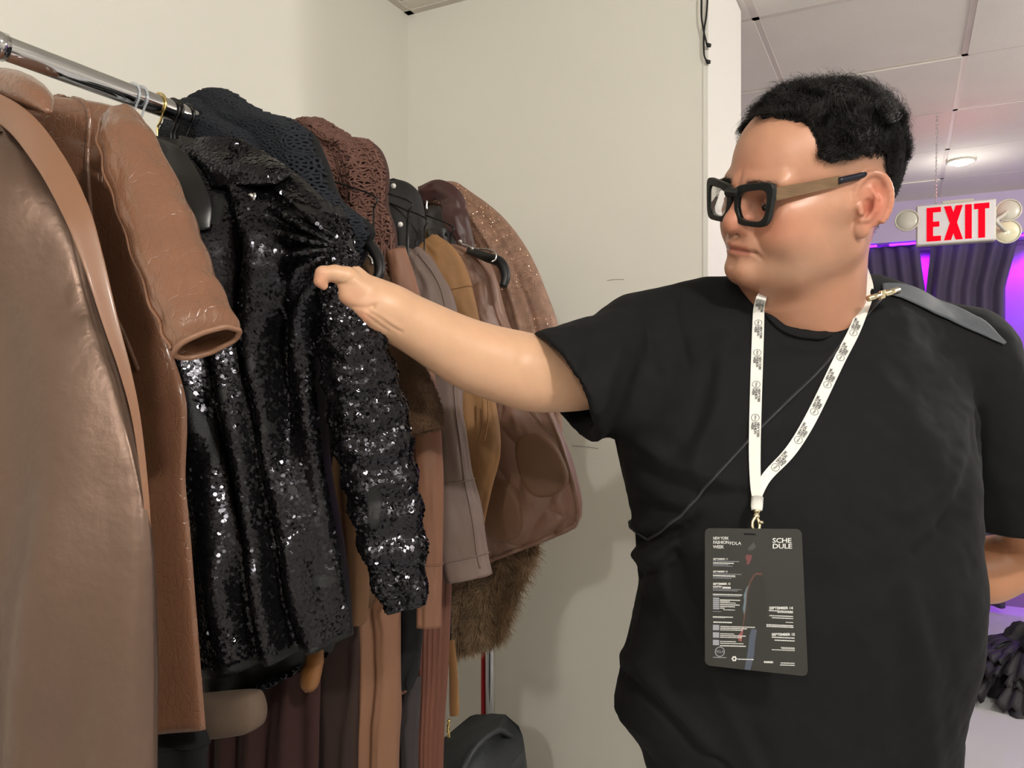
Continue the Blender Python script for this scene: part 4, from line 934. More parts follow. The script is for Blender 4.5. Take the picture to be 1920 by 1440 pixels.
def sdf_mesh(fn, lo, hi, h, newton=2):
    lo = np.array(lo, float); hi = np.array(hi, float); Bk = 8
    nb = np.ceil((hi - lo) / (h * Bk)).astype(int); n = nb * Bk + 1
    ci = np.stack(np.meshgrid(*[np.arange(k) for k in nb], indexing='ij'), -1).reshape(-1, 3)
    cc = lo + (ci + .5) * Bk * h; cd = fn(cc.astype(np.float32)); act = np.abs(cd) < Bk * h * 1.15
    Vv = np.empty(tuple(n), np.float32)
    big = np.repeat(np.repeat(np.repeat(cd.reshape(tuple(nb)), Bk, 0), Bk, 1), Bk, 2); Vv[:-1, :-1, :-1] = big; Vv[-1] = Vv[-2]; Vv[:, -1] = Vv[:, -2]; Vv[:, :, -1] = Vv[:, :, -2]
    o = np.stack(np.meshgrid(*[np.arange(Bk + 1)] * 3, indexing='ij'), -1).reshape(-1, 3)
    ca = ci[act]
    for s0 in range(0, len(ca), 400):
        idx = (ca[s0:s0 + 400, None] * Bk + o[None]).reshape(-1, 3)
        Vv[idx[:, 0], idx[:, 1], idx[:, 2]] = fn((lo + idx * h).astype(np.float32))
    ins = Vv < 0; c8 = [(i, j, k) for i in (0, 1) for j in (0, 1) for k in (0, 1)]
    sl = lambda A, o_: A[o_[0]:A.shape[0] - 1 + o_[0], o_[1]:A.shape[1] - 1 + o_[1], o_[2]:A.shape[2] - 1 + o_[2]]
    cnt = sum(sl(ins, c).astype(np.int8) for c in c8); m = (cnt > 0) & (cnt < 8)
    cell = np.argwhere(m); vid = -np.ones(m.shape, np.int32); vid[m] = np.arange(len(cell))
    acc = np.zeros((len(cell), 3)); num = np.zeros(len(cell))
    for a in c8:
        for ax_ in range(3):
            if a[ax_]: continue
            b = list(a); b[ax_] = 1
            va = Vv[cell[:, 0] + a[0], cell[:, 1] + a[1], cell[:, 2] + a[2]]; vb = Vv[cell[:, 0] + b[0], cell[:, 1] + b[1], cell[:, 2] + b[2]]
            x = (va < 0) != (vb < 0); t = np.where(x, va / (va - vb + 1e-12), 0); q = np.array(a, float)[None] + np.zeros((len(cell), 3)); q[:, ax_] = t
            acc += q * x[:, None]; num += x
    vert = lo + (cell + acc / num[:, None]) * h; faces = []
    for ax_ in range(3):
        b1, b2 = [(1, 2), (2, 0), (0, 1)][ax_]
        s0 = [slice(None)] * 3; s1 = [slice(None)] * 3; s0[ax_] = slice(0, -1); s1[ax_] = slice(1, None)
        A, B = ins[tuple(s0)], ins[tuple(s1)]; e = np.argwhere(A != B)
        e = e[(e[:, b1] > 0) & (e[:, b2] > 0) & (e[:, b1] < m.shape[b1]) & (e[:, b2] < m.shape[b2])]
        if not len(e): continue
        fl = A[e[:, 0], e[:, 1], e[:, 2]]; q = []
        for (x, y) in ((0, 0), (-1, 0), (-1, -1), (0, -1)):
            k = e.copy(); k[:, b1] += x; k[:, b2] += y; q.append(vid[k[:, 0], k[:, 1], k[:, 2]])
        q = np.stack(q, 1); q[~fl] = q[~fl][:, ::-1]; q = q[(q >= 0).all(1)]; faces.append(q)
    faces = np.vstack(faces)
    for _ in range(newton):
        p = vert.astype(np.float32); e = h * .35; d = fn(p); g = np.stack([fn(p + np.eye(3, dtype=np.float32)[k] * e) - fn(p - np.eye(3, dtype=np.float32)[k] * e) for k in range(3)], 1) / (2 * e)
        vert = vert - (np.clip(d, -h, h)[:, None] * g / np.maximum((g ** 2).sum(1), .25)[:, None]) * .8
    return vert, faces
def v_normals(v, f):
    a, b, c, d = v[f[:, 0]], v[f[:, 1]], v[f[:, 2]], v[f[:, 3]]; n = np.cross(c - a, d - b); N = np.zeros_like(v)
    for k in range(4): np.add.at(N, f[:, k], n)
    return N / (np.linalg.norm(N, axis=1)[:, None] + 1e-12)
def relax(v, f, it=2, w_=.5):
    for _ in range(it):
        s = np.zeros_like(v); c = np.zeros(len(v))
        for i in range(4):
            for j in ((i + 1) % 4,):
                np.add.at(s, f[:, i], v[f[:, j]]); np.add.at(s, f[:, j], v[f[:, i]]); np.add.at(c, f[:, i], 1); np.add.at(c, f[:, j], 1)
        v = v + w_ * (s / np.maximum(c, 1)[:, None] - v)
    return v
def set_colors(o, cols, name='Col'):
    me = o.data; a = me.color_attributes.new(name, 'FLOAT_COLOR', 'POINT')
    c = np.ones((len(me.vertices), 4), np.float32); c[:, :3] = cols; a.data.foreach_set('color', c.ravel())
def lin(c): return np.array(srgb(c))
# ------------------------------------------------------------------ the man
HO = np.array([.4095, 1.06, 1.655]); HS = 1.09; HA = math.radians(70.5); HP = math.radians(7); HR = math.radians(17)
HF = np.array([-math.sin(HA), -math.cos(HA), 0.0]); HL = np.array([math.cos(HA), -math.sin(HA), 0.0]); HZ = np.array([0, 0, 1.0])
HF, HZ = HF * math.cos(HP) - HZ * math.sin(HP), HZ * math.cos(HP) + HF * math.sin(HP)
HL, HZ = HL * math.cos(HR) - HZ * math.sin(HR), HZ * math.cos(HR) + HL * math.sin(HR)
HM = np.array([HF, HL, HZ])                       # rows: forward, left, up
def h2w(q): return HO + HS * (np.asarray(q, float) @ HM)
def w2h(p): return ((p - HO.astype(np.float32)) @ HM.T.astype(np.float32)) / np.float32(HS)
NK0 = (.44, 1.165, 1.42); NK1 = (.428, 1.095, 1.60)
def head_sdf(p):
    q = w2h(p); qm = q.copy(); qm[..., 1] = np.abs(qm[..., 1])
    d = s_ell(q, (-.012, 0, .032), (.107, .079, .092))
    d = smin(d, s_ell(q, (.050, 0, .032), (.052, .060, .060)), .02)
    d = smin(d, s_ell(q, (-.008, 0, .052), (.098, .075, .074)), .02)
    d = smin(d, s_ell(q, (.026, 0, .056), (.064, .068, .058)), .02)
    d = smin(d, s_ell(q, (.040, 0, -.030), (.060, .061, .062)), .02)
    d = smin(d, s_cone(qm, (-.004, .058, -.050), (.050, .041, -.078), .022, .021), .034)
    d = smin(d, s_cone(qm, (.050, .040, -.078), (.088, .010, -.083), .021, .018), .024)
    d = smin(d, s_ell(q, (.093, 0, -.081), (.017, .021, .016)), .012)
    d = smin(d, s_ell(q, (.035, 0, -.090), (.052, .046, .022)), .02)
    d = smin(d, s_sph(qm, (.066, .038, -.030), .029), .022)
    d = smin(d, s_ell(qm, (.022, .052, -.030), (.055, .022, .042)), .022)
    d = smin(d, s_cone(qm, (.074, .047, -.008), (.015, .067, -.004), .016, .014), .016)
    # eye sockets
    d = smax(d, -s_sph(qm, (.112, .034, -.001), .021), .014)
    d = smin(d, s_cone(qm, (.097, .010, .021), (.083, .047, .024), .0115, .011), .012)
    # nose
    d = smin(d, s_cone(q, (.097, 0, .012), (.110, 0, -.019), .0085, .0115), .010)
    d = smin(d, s_sph(q, (.1125, 0, -.0255), .0118), .008)
    d = smin(d, s_sph(qm, (.1035, .0135, -.0285), .0090), .007)
    # mouth block, lips
    d = smin(d, s_ell(q, (.086, 0, -.052), (.025, .030, .022)), .012)
    d = smin(d, s_cone(qm, (.1105, .003, -.0490), (.0985, .022, -.0535), .0048, .0024), .005)
    d = smin(d, s_cone(qm, (.1095, 0.0, -.0605), (.0985, .020, -.0570), .0058, .0030), .005)
    d = smax(d, -s_cone(qm, (.1180, 0, -.0545), (.1010, .0290, -.0575), .0030, .0026), .003)
    d = smax(d, -s_cone(qm, (.1010, .0290, -.0575), (.0965, .0320, -.0625), .0024, .0018), .004)
    d = smax(d, -s_sph(q, (.1185, 0, -.0700), .0075), .010)
    # nostrils
    d = smax(d, -s_cone(qm, (.1100, .0068, -.0395), (.1040, .0078, -.0290), .0036, .0030), .002)
    # lids
    lid = s_sph(qm, (.0815, .0325, -.001), .0150)
    lid = smax(lid, -s_cone(qm, (.0985, .0215, -.0040), (.0925, .0450, -.0030), .0046, .0030), .003)
    d = smin(d, lid, .004)
    d = smax(d, -s_sph(qm, (.0815, .0325, -.001), .0128), .001)
    # ears
    E0 = np.array([-.002, .0815, .000]); Ea = np.array([-.86, .50, .04]); Ea /= np.linalg.norm(Ea); Eb = np.array([-.16, .03, .98]); Eb -= Ea * Eb.dot(Ea); Eb /= np.linalg.norm(Eb); Ec = np.cross(Eb, Ea); Ec *= np.sign(Ec[0])
    er = (qm - E0.astype(np.float32)) @ np.array([Ea, Eb, Ec]).T.astype(np.float32)
    ear = s_ell(er, (.014, .004, -.001), (.0210, .032, .0070))
    ear = smin(ear, s_ell(er, (.005, -.029, 0), (.0090, .0110, .0055)), .005)
    ear = smax(ear, -s_ell(er, (.0185, .013, .0080), (.0085, .0150, .0075)), .003)
    ear = smax(ear, -s_ell(er, (.0085, -.005, .0080), (.0090, .0125, .0130)), .003)
    a_ = [math.radians(q_) for q_ in range(-50, 200, 12)]
    ear = smin(ear, s_chain(er, [(.0135 + .0200 * math.cos(t), .004 + .0305 * math.sin(t), .0030, .0038) for t in a_], .002), .0035)
    ear = smin(ear, s_chain(er, [(.010, .018, .0030, .0026), (.0185, .006, .0038, .0030), (.0165, -.008, .0040, .0030), (.0100, -.0175, .0038, .0032), (.0035, -.0190, .0036, .0030)], .002), .003)
    ear = smin(ear, s_cone(er, (-.0005, -.002, .0045), (.0015, -.010, .0055), .0036, .0036), .003)
    ear = smin(ear, s_cone(er, (.004, .014, -.006), (.004, -.012, -.006), .008, .008), .006)
    d = smin(d, ear, .005)
    d = d * HS
    # neck
    nk = s_cone(p, NK0, NK1, .083, .073)
    nk = smin(nk, s_cone(p, (.40, 1.10, 1.53), (.385, 1.08, 1.575), .062, .05), .03)
    nk = smin(nk, s_ell(p, (.44, 1.19, 1.44), (.20, .10, .06)), .05)
    return smin(d, nk, .035)
hv, hf = sdf_mesh(head_sdf, (.19, .93, 1.36), (.66, 1.30, 1.83), .0019)
hq = (hv - HO) @ HM.T / HS
def creases(v, q, n):
    def ln(pts, wid, amp):
        pts = np.array(pts, float); dm = np.full(len(q), 9.0); qq = q.copy(); qq[:, 1] = np.abs(qq[:, 1])
        for a, b in zip(pts[:-1], pts[1:]):
            ba = b - a; h = np.clip(((qq - a) @ ba) / (ba @ ba), 0, 1); dm = np.minimum(dm, np.linalg.norm(qq - a - h[:, None] * ba, axis=1))
        return amp * np.exp(-(dm / wid) ** 2)
    d = ln([(.108, .021, -.026), (.098, .030, -.040), (.090, .036, -.056)], .0035, -.0016)
    d += ln([(.100, .028, -.0565), (.092, .034, -.064)], .003, -.0014)
    d += ln([(.092, .045, -.018), (.098, .028, -.022)], .004, -.0010)
    d += ln([(.10, .026, -.048), (.085, .045, -.045)], .009, .0012)
    return v + n * d[:, None]
hn = v_normals(hv, hf); hv = creases(hv, hq, hn)

def mixc(c, k, col): return c * (1 - k[:, None]) + lin(col)[None] * k[:, None]
def g3(q, c, r): return np.exp(-(((q - np.array(c)) / np.array(r)) ** 2).sum(1))
def head_colors(v):
    q = (v - HO) @ HM.T / HS; a = q.copy(); a[:, 1] = np.abs(a[:, 1]); c = np.tile(lin((190, 140, 114)), (len(v), 1))
    c = c * (1 + .05 * noise3(v, 60, 3, 3)[:, None])
    c = mixc(c, .45 * g3(a, (.112, 0, -.026), (.02, .02, .02)), (196, 104, 84)); c = mixc(c, .38 * g3(a, (.085, .045, -.025), (.03, .03, .022)), (190, 100, 80))
    c = mixc(c, .30 * g3(a, (.098, .0, .03), (.02, .03, .03)), (196, 112, 88))
    c = mixc(c, .55 * g3(a, (-.018, .092, 0), (.026, .018, .04)), (206, 112, 92))
    st = .62 * np.maximum(g3(a, (.06, .05, -.075), (.055, .05, .028)), .8 * g3(a, (.01, .075, -.035), (.022, .03, .045)))  # stubble, deepened to carry the shade along the jaw
    st = np.maximum(st, .55 * g3(a, (.105, .0, -.041), (.02, .024, .006))); c = mixc(c, st, (140, 112, 90))
    c = mixc(c, .55 * sstep(-.075, -.105, q[:, 2]), (160, 112, 86))
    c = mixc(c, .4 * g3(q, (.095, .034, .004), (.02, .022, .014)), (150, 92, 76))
    lipm = np.exp(-((a[:, 2] + .0545 + .12 * a[:, 1]) / .0065) ** 2) * sstep(.026, .020, a[:, 1]) * sstep(.094, .100, a[:, 0]); c = mixc(c, .75 * lipm, (168, 92, 82))
    br = np.exp(-((a[:, 2] - (.0240 - .08 * (a[:, 1] - .03))) / .0046) ** 2) * sstep(.010, .016, a[:, 1]) * sstep(.056, .046, a[:, 1]) * sstep(.05, .07, a[:, 0]); c = mixc(c, .6 * br, (58, 42, 34)); c = mixc(c, .55 * g3(a, (.094, .034, .002), (.022, .020, .0100)), (98, 60, 47)); c = mixc(c, .5 * g3(a, (-.012, .088, -.005), (.008, .012, .012)), (150, 66, 54)); c = mixc(c, .8 * np.exp(-((a[:, 2] + .0548 + .09 * a[:, 1]) / .0016) ** 2) * sstep(.033, .029, a[:, 1]) * sstep(.09, .096, a[:, 0]), (92, 40, 34))  # brow and lip line; shade of eye sockets and ear hollow painted in
    c = mixc(c, .85 * g3(a, (.1045, .0080, -.0325), (.006, .0045, .0042)), (64, 30, 26)); sc_m = scalp(q); fade = sstep(.012, .055, q[:, 2]) * sstep(.055, .03, q[:, 0]) * sstep(.03, .05, a[:, 1]) * sstep(-.1, -.06, q[:, 0] + .02); c = mixc(c, .45 * fade, (96, 80, 66)); c = mixc(c, .5 * sstep(-.06, -.03, q[:, 2]) * sstep(-.045, -.06, q[:, 0]), (84, 70, 58)); c = mixc(c, .92 * sc_m, (38, 33, 31))  # nostril shade painted into the skin, then hair fade and scalp
    return np.clip(c, 0, 1)
def scalp(q):
    """how much of a point of the head is under hair: 1 full, fading at the temple and above the ear"""
    x, z = q[:, 0], q[:, 2]; l = np.abs(q[:, 1])
    low = np.where(l > .045, np.interp(x, [-.13, -.10, -.078, -.062, -.03, .0, .014, .03, .045, .052, .056, .060, .066, .09], [-.050, -.052, -.048, -.02, .043, .055, .058, .050, .049, .052, .066, .088, .096, .100]),
                   np.interp(x, [-.13, -.10, -.078, -.062, -.03, .03, .06, .08, .09], [-.050, -.052, -.048, -.02, .03, .06, .09, .0955, .097]))
    low = low + .005 * noise3(q, 80, 4) + np.where(q[:, 1] < 0, .014 * sstep(.01, .05, x), 0)
    fr = np.where(x > .05, .005, .016)
    return sstep(low - fr * .4, low + fr, z) * sstep(.105, .095, x)
M['skin'] = mat('skin', (196, 140, 110), .38, attr='Col', bump=.16, bump_scale=380, bump_dist=.0008, rough_var=.06, sss=.12, spec=.5)

# right arm (reaching to the rack) and hand
def PC(px, py, d, rpx): return tuple(P(px, py, d)) + (rpx / F * d,)
ARM = [PC(1225, 640, 1.20, 78), PC(1120, 690, 1.13, 66), PC(1025, 703, 1.08, 60), PC(965, 691, 1.06, 59), PC(880, 665, 1.035, 55), PC(800, 622, 1.005, 44), PC(744, 592, .985, 37), PC(714, 574, .972, 35)]
ARM2 = [tuple(q) for q in crom(np.array(ARM), np.linspace(0, len(ARM) - 1 - 1e-9, 26))]
def arm_sdf(p):
    d = s_chain(p, ARM2, .02)
    c = lambda *a: tuple(P(a[0], a[1], a[2]))
    pr = lambda r, dd=.95: r / F * dd
    palm = s_chain(p, [PC(722, 578, .975, 30), PC(690, 548, .965, 27), PC(664, 520, .962, 19), PC(650, 500, .965, 12)], .01)
    palm = smin(palm, s_chain(p, [PC(718, 588, .975, 26), PC(688, 577, .958, 23), PC(655, 552, .95, 18), PC(650, 535, .948, 17)], .01), .012)
    palm = smin(palm, s_chain(p, [PC(705, 597, .985, 18), PC(684, 588, .985, 14), PC(668, 566, .985, 13)], .01), .010)
    d = smin(d, palm, .016)
    th_ = s_chain(p, [PC(672, 538, .950, 20), PC(650, 518, .942, 17.5), PC(628, 513, .936, 15.5), PC(606, 514, .932, 14.5), PC(601, 527, .931, 11.5), PC(607, 536, .933, 8)], .004)
    d = smin(d, th_, .008)
    for pts in ([(652, 500, .966, 13), (636, 492, .980, 10.5), (612, 500, .984, 10), (602, 520, .980, 8.5)], [(660, 520, .984, 13), (634, 512, .992, 11), (606, 522, .994, 10.5), (596, 544, .988, 9)],
                [(668, 543, .990, 12), (640, 536, .998, 10.5), (614, 548, .998, 10), (606, 568, .992, 8.5)], [(676, 565, .992, 11), (652, 560, .998, 9), (632, 572, .998, 8.5), (626, 588, .992, 7)]):
        d = smin(d, s_chain(p, [PC(*q) for q in pts], .003), .005)
    # creases of the wrist and thumb
    d = smax(d, -s_cone(p, c(664, 534, .932), c(628, 537, .932), .0012, .0020), .004)
    d = smax(d, -s_cone(p, c(664, 582, .930), c(700, 576, .940), .0016, .0012), .005)
    return d
av, af = sdf_mesh(arm_sdf, (-.27, .89, 1.36), (.30, 1.27, 1.60), .0022)
an = v_normals(av, af)
def ink(v, n, pts, wid, amp):
    """crease along a line given in pixels, on the side that faces the camera"""
    x = 960 + F * v[:, 0] / v[:, 1]; y = 720 - F * (v[:, 2] - H) / v[:, 1]; pts = np.array(pts, float); dm = np.full(len(v), 1e9)
    for a, b in zip(pts[:-1], pts[1:]):
        ba = b - a; q = np.stack([x, y], 1) - a; h = np.clip((q @ ba) / (ba @ ba), 0, 1); dm = np.minimum(dm, np.linalg.norm(q - h[:, None] * ba, axis=1))
    vd = np.array([0, 0, H]) - v; fc = (n * vd).sum(1) > 0
    return amp * np.exp(-(dm / wid) ** 2) * fc
d_ = ink(av, an, [(690, 583), (712, 596), (735, 612), (752, 622)], 3.2, -.0016) + ink(av, an, [(686, 590), (706, 606), (726, 620)], 3, -.001) + ink(av, an, [(660, 575), (685, 577), (706, 570)], 3, -.0014) \
   + ink(av, an, [(632, 533), (645, 532), (662, 523)], 2.2, -.0012) + ink(av, an, [(985, 655), (975, 690), (985, 720)], 12, -.0007) + ink(av, an, [(700, 588), (722, 600), (748, 616)], 6, .0012)
av = av + an * d_[:, None]
ac = np.tile(lin((212, 168, 136)), (len(av), 1)) * (1 + .04 * noise3(av, 40, 5, 3)[:, None]); 
xx = 960 + F * av[:, 0] / av[:, 1]; yy = 720 - F * (av[:, 2] - H) / av[:, 1]
ac = mixc(ac, .35 * np.exp(-((xx - 600) / 18) ** 2 - ((yy - 525) / 22) ** 2), (214, 130, 104)); ac = mixc(ac, .4 * np.exp(-((xx - 682) / 14) ** 2 - ((yy - 595) / 14) ** 2), (214, 128, 108)); ac = mixc(ac, .25 * np.exp(-((xx - 650) / 40) ** 2 - ((yy - 560) / 22) ** 2), (216, 144, 116))

# left arm behind the back
LARM = [(.70, 1.175, 1.45, .062), (.79, 1.21, 1.25, .054), (.875, 1.26, 1.125, .046), (.80, 1.30, 1.085, .050), (.70, 1.345, 1.05, .038), (.62, 1.375, 1.03, .029)]
def larm_sdf(p):
    d = s_chain(p, LARM, .02)
    d = smin(d, s_ell(p, (.575, 1.385, 1.02), (.045, .018, .036)), .015)
    for k in range(4):
        z = 1.045 - .017 * k; d = smin(d, s_chain(p, [(.555, 1.388, z, .009), (.515, 1.40, z - .006, .0085), (.492, 1.392, z - .012, .0075)], .003), .005)
    d = smin(d, s_chain(p, [(.60, 1.39, 1.045, .012), (.575, 1.40, 1.062, .010), (.552, 1.402, 1.070, .008)], .004), .006)
    return d
lv, lf = sdf_mesh(larm_sdf, (.46, 1.09, .95), (.96, 1.45, 1.53), .0045)
lc = np.tile(lin((196, 140, 106)), (len(lv), 1))
# hidden torso and legs keep the body one figure
def core_sdf(p):
    d = s_chain(p, [(.42, 1.17, 1.36, .11), (.41, 1.13, 1.20, .14), (.41, 1.13, 1.0, .13), (.41, 1.14, .88, .12)], .06)
    d = smin(d, s_cone(p, (.24, 1.18, 1.45), (.64, 1.18, 1.435), .050, .050), .05)
    for sx_ in (-1, 1): d = smin(d, s_chain(p, [(.41 + sx_ * .09, 1.14, .86, .085), (.41 + sx_ * .12, 1.13, .50, .06), (.41 + sx_ * .13, 1.15, .12, .042)], .03), .03)
    return d
cv, cf = sdf_mesh(core_sdf, (.10, .92, .05), (.76, 1.36, 1.56), .014, 1)
cc_ = np.tile(lin((200, 146, 116)), (len(cv), 1))
man = thing('person', 'man in black t-shirt and thick glasses reaching for the sequin jacket', 'person', (.41, 1.14, 0))
BV = np.vstack([hv, av, lv, cv]); BF = np.vstack([hf, af + len(hv), lf + len(hv) + len(av), cf + len(hv) + len(av) + len(lv)])
body = mesh_obj('body', BV, BF, M['skin'], man)
if len(body.data.vertices) == len(BV): set_colors(body, np.vstack([head_colors(hv), np.clip(ac, 0, 1), lc, cc_]))
else: print('COLOR COUNT MISMATCH')

# eyes
M['sclera'] = mat('eye_white', (205, 190, 180), .15); M['iris'] = mat('iris_brown', (34, 22, 16), .1)
for s in (-1, 1):
    c = h2w((.0815, s * .0325, -.001)); mb = MB(); mb.sphere(c, .0127 * HS, 20); e = mb.build('eye', M['sclera'], man, True)
    dr = HF * .93 - HZ * .30 + HL * .05; dr /= np.linalg.norm(dr); mb = MB(); mb.sphere(c + dr * .0092 * HS, .0056 * HS, 14); mb.build('iris', M['iris'], e, True)
M['hair'] = mat('black_hair', (22, 19, 18), .48, spec=.45)
# hair: a rough cap over the scalp, then single curly strands
sm = scalp(hq); full = sm * np.where(hq[:, 2] > .03, 1, .4)
def hair_len(q):
    x, z = q[:, 0], q[:, 2]
    return np.interp(z, [-.06, .02, .045, .06, .08, .11, .14], [.003, .005, .011, .019, .025, .029, .029]) * np.interp(x, [-.12, -.06, .02, .09], [.85, 1, 1, .85])
qa = hq; L_h = hair_len(qa)
fm = sm[hf].min(1) > .93; fs = hf[fm]; used = np.unique(fs); remap = -np.ones(len(hv), int); remap[used] = np.arange(len(used))
hn2 = v_normals(hv, hf)
edge = sstep(.93, 1.0, sm[used]); lump = noise3(hv[used], 75, 12, 2)
capv = hv[used] + hn2[used] * ((L_h[used] * .22 * edge) * (1 + .7 * lump) + .0004)[:, None]
hair = mesh_obj('hair', capv, remap[fs], M['haircap'], man)
cand = np.where(sm > .25)[0]; g_ = np.random.default_rng(5)
def strands(idx, nseg, lenmul, wid, curlamp, name, parent, seed, back=.55):
    g_ = np.random.default_rng(seed); p = hv[idx] + g_.normal(size=(len(idx), 3)) * .0006; n = hn2[idx]; q = hq[idx]; L0 = hair_len(q) * lenmul * g_.uniform(.7, 1.25, len(idx))
    clump = noise3(p, 45, 31)[:, None] * HL + noise3(p, 45, 32)[:, None] * HF + noise3(p, 45, 33)[:, None] * HZ
    d = n * 1.0 - HF * back + HZ * .15 + clump * 1.6 + g_.normal(size=p.shape) * .13; d /= np.linalg.norm(d, axis=1)[:, None]
    ph = noise3(p, 30, 41) * 8 + g_.uniform(-.6, .6, len(idx)); A = np.cross(d, n + .01); A /= np.linalg.norm(A, axis=1)[:, None] + 1e-9; B = np.cross(d, A)
    rings = []
    for k in range(nseg + 1):
        t = k / nseg; am = curlamp * L0 * t ** .8
        pos = p + d * (L0 * t * (1 - .25 * t))[:, None] + (A * np.sin(ph + 5.2 * t)[:, None] + B * np.cos(ph + 5.2 * t)[:, None]) * am[:, None] - n * (L0 * .22 * t * t)[:, None]
        wv = wid * (1 - .75 * t); s1 = A; s2 = B
        rings.append(np.stack([pos + s1 * wv, pos - s1 * wv * .5 + s2 * wv * .86, pos - s1 * wv * .5 - s2 * wv * .86], 1))
    R_ = np.stack(rings, 1); N, K = R_.shape[0], nseg + 1; base = (np.arange(N) * K * 3)[:, None]; fs = []
    for k in range(nseg):
        for j in range(3): fs.append(np.stack([base[:, 0] + 3 * k + j, base[:, 0] + 3 * k + (j + 1) % 3, base[:, 0] + 3 * k + 3 + (j + 1) % 3, base[:, 0] + 3 * k + 3 + j], 1))
    o = mesh_obj(name, R_.reshape(-1, 3), np.vstack(fs), M['hair'], parent); tag(o, kind='stuff'); return o
idx = g_.choice(cand, 22000, p=(sm[cand] * (.35 + (hq[cand, 2] > .05))) / (sm[cand] * (.35 + (hq[cand, 2] > .05))).sum())
strands(idx, 6, 1.1, .0005, .30, 'hair_strands', hair, 6)
top = cand[hq[cand, 2] > .055]; strands(g_.choice(top, 3500), 7, 1.4, .0005, .36, 'hair_curls', hair, 9, .7)
edge_i = cand[(sm[cand] < .995) & (hq[cand, 2] > .045) & (hq[cand, 0] > -.01)]; strands(g_.choice(edge_i, 3000), 6, 1.1, .0005, .30, 'hair_strands', hair, 12, -.15)
# eyebrows and lashes
for s in (-1, 1):
    N = 190; t = g_.uniform(0, 1, N); l = .013 + .038 * t; zz = .0225 + .004 * np.sin(math.pi * t) - .002 * t + g_.normal(0, .0016, N)
    q = np.stack([np.full(N, .12), s * l, zz], 1); pw = h2w(q).astype(np.float32)
    for _ in range(14): pw = pw - (HF * 1.0).astype(np.float32) * np.clip(head_sdf(pw), -.02, .02)[:, None] * 1.0
    A = pw.astype(float); B = A + (HL * s * .005 + HZ * .0015 * g_.uniform(-1, 1, N)[:, None] + HF * .0012) * g_.uniform(.6, 1.2, N)[:, None]
    o = yarn('eyebrow', A, B, .00018, M['hair'], man, 3)

# ------------------------------------------------------------------ t-shirt
ZT = [.82, .885, .926, 1.03, 1.105, 1.18, 1.26, 1.35, 1.43, 1.49, 1.54]
XL = [.20, .182, .152, .170, .186, .182, .165, .150, .165, .225, .32]
XR = [.630, .634, .638, .652, .658, .655, .660, .668, .660, .610, .52]
CY = [1.125, 1.12, 1.12, 1.11, 1.11, 1.115, 1.12, 1.135, 1.155, 1.165, 1.17]
WY = [.135, .145, .150, .158, .160, .155, .145, .135, .120, .095, .06]
def shirt_sdf(p):
    x, y, z = p[..., 0], p[..., 1], p[..., 2]
    l, r, cy, wy = [np.interp(z, ZT, A) for A in (XL, XR, CY, WY)]
    cx = (l + r) / 2; wx = (r - l) / 2; a = np.abs((x - cx) / wx); b = np.abs((y - cy) / wy); e = 2.5
    d = ((a ** e + b ** e) ** (1 / e) - 1) * np.minimum(wx, wy)
    d = np.maximum(d, (z - 1.545)); d = np.maximum(d, .845 + .0 * x - z)
    sh = s_chain(p, [(.42, 1.165, 1.505, .065), (.27, 1.175, 1.487, .062), (.20, 1.18, 1.462, .078)], .03)
    sh = smin(sh, s_chain(p, [(.43, 1.165, 1.505, .07), (.56, 1.175, 1.492, .062), (.69, 1.18, 1.440, .072)], .03), .04)
    d = smin(d, sh, .045)
    # right sleeve, reaching to the rack
    a0 = np.array([.215, 1.185, 1.452]); a1 = np.array([.075, 1.075, 1.395]); dr = (a1 - a0) / np.linalg.norm(a1 - a0)
    sl_ = s_cone(p, a0, a1 + dr * .06, .080, .089); cutn = np.array([-.84, -.22, -.50]); cutn /= np.linalg.norm(cutn)
    c0 = P(1050, 733, 1.085)
    sl_ = smax(sl_, ((p - c0.astype(np.float32)) @ cutn.astype(np.float32)), .004)
    d = smin(d, sl_, .030)
    # left sleeve, arm held back
    b0 = np.array([.70, 1.18, 1.43]); b1 = np.array([.792, 1.21, 1.20]); bd = (b1 - b0) / np.linalg.norm(b1 - b0)
    s2 = s_cone(p, b0, b1 + bd * .06, .074, .092); z0 = H - (1008 - 720) / F * 1.15; s2 = smax(s2, z0 - z, .004); d = smin(d, s2, .030)
    cutR = ((p - c0.astype(np.float32)) @ cutn.astype(np.float32))
    # hollow cuffs, hem and neck opening
    d = smax(d, -smax(s_cone(p, a0 + dr * .07, a1 + dr * .08, .060, .083), -(cutR + .05), .004), .003)
    d = smax(d, -s_cone(p, b1 - bd * .02, b1 + bd * .10, .070, .087), .003)
    d = smax(d, -s_chain(p, [(.432, 1.165, 1.495, .080), (.428, 1.120, 1.540, .085), (.425, 1.09, 1.62, .10)], .02), .005)
    return d
sv, sf = sdf_mesh(shirt_sdf, (-.02, .90, .83), (.92, 1.34, 1.59), .0042, 1)
sv = relax(sv, sf, 3, .5); sn = v_normals(sv, sf)
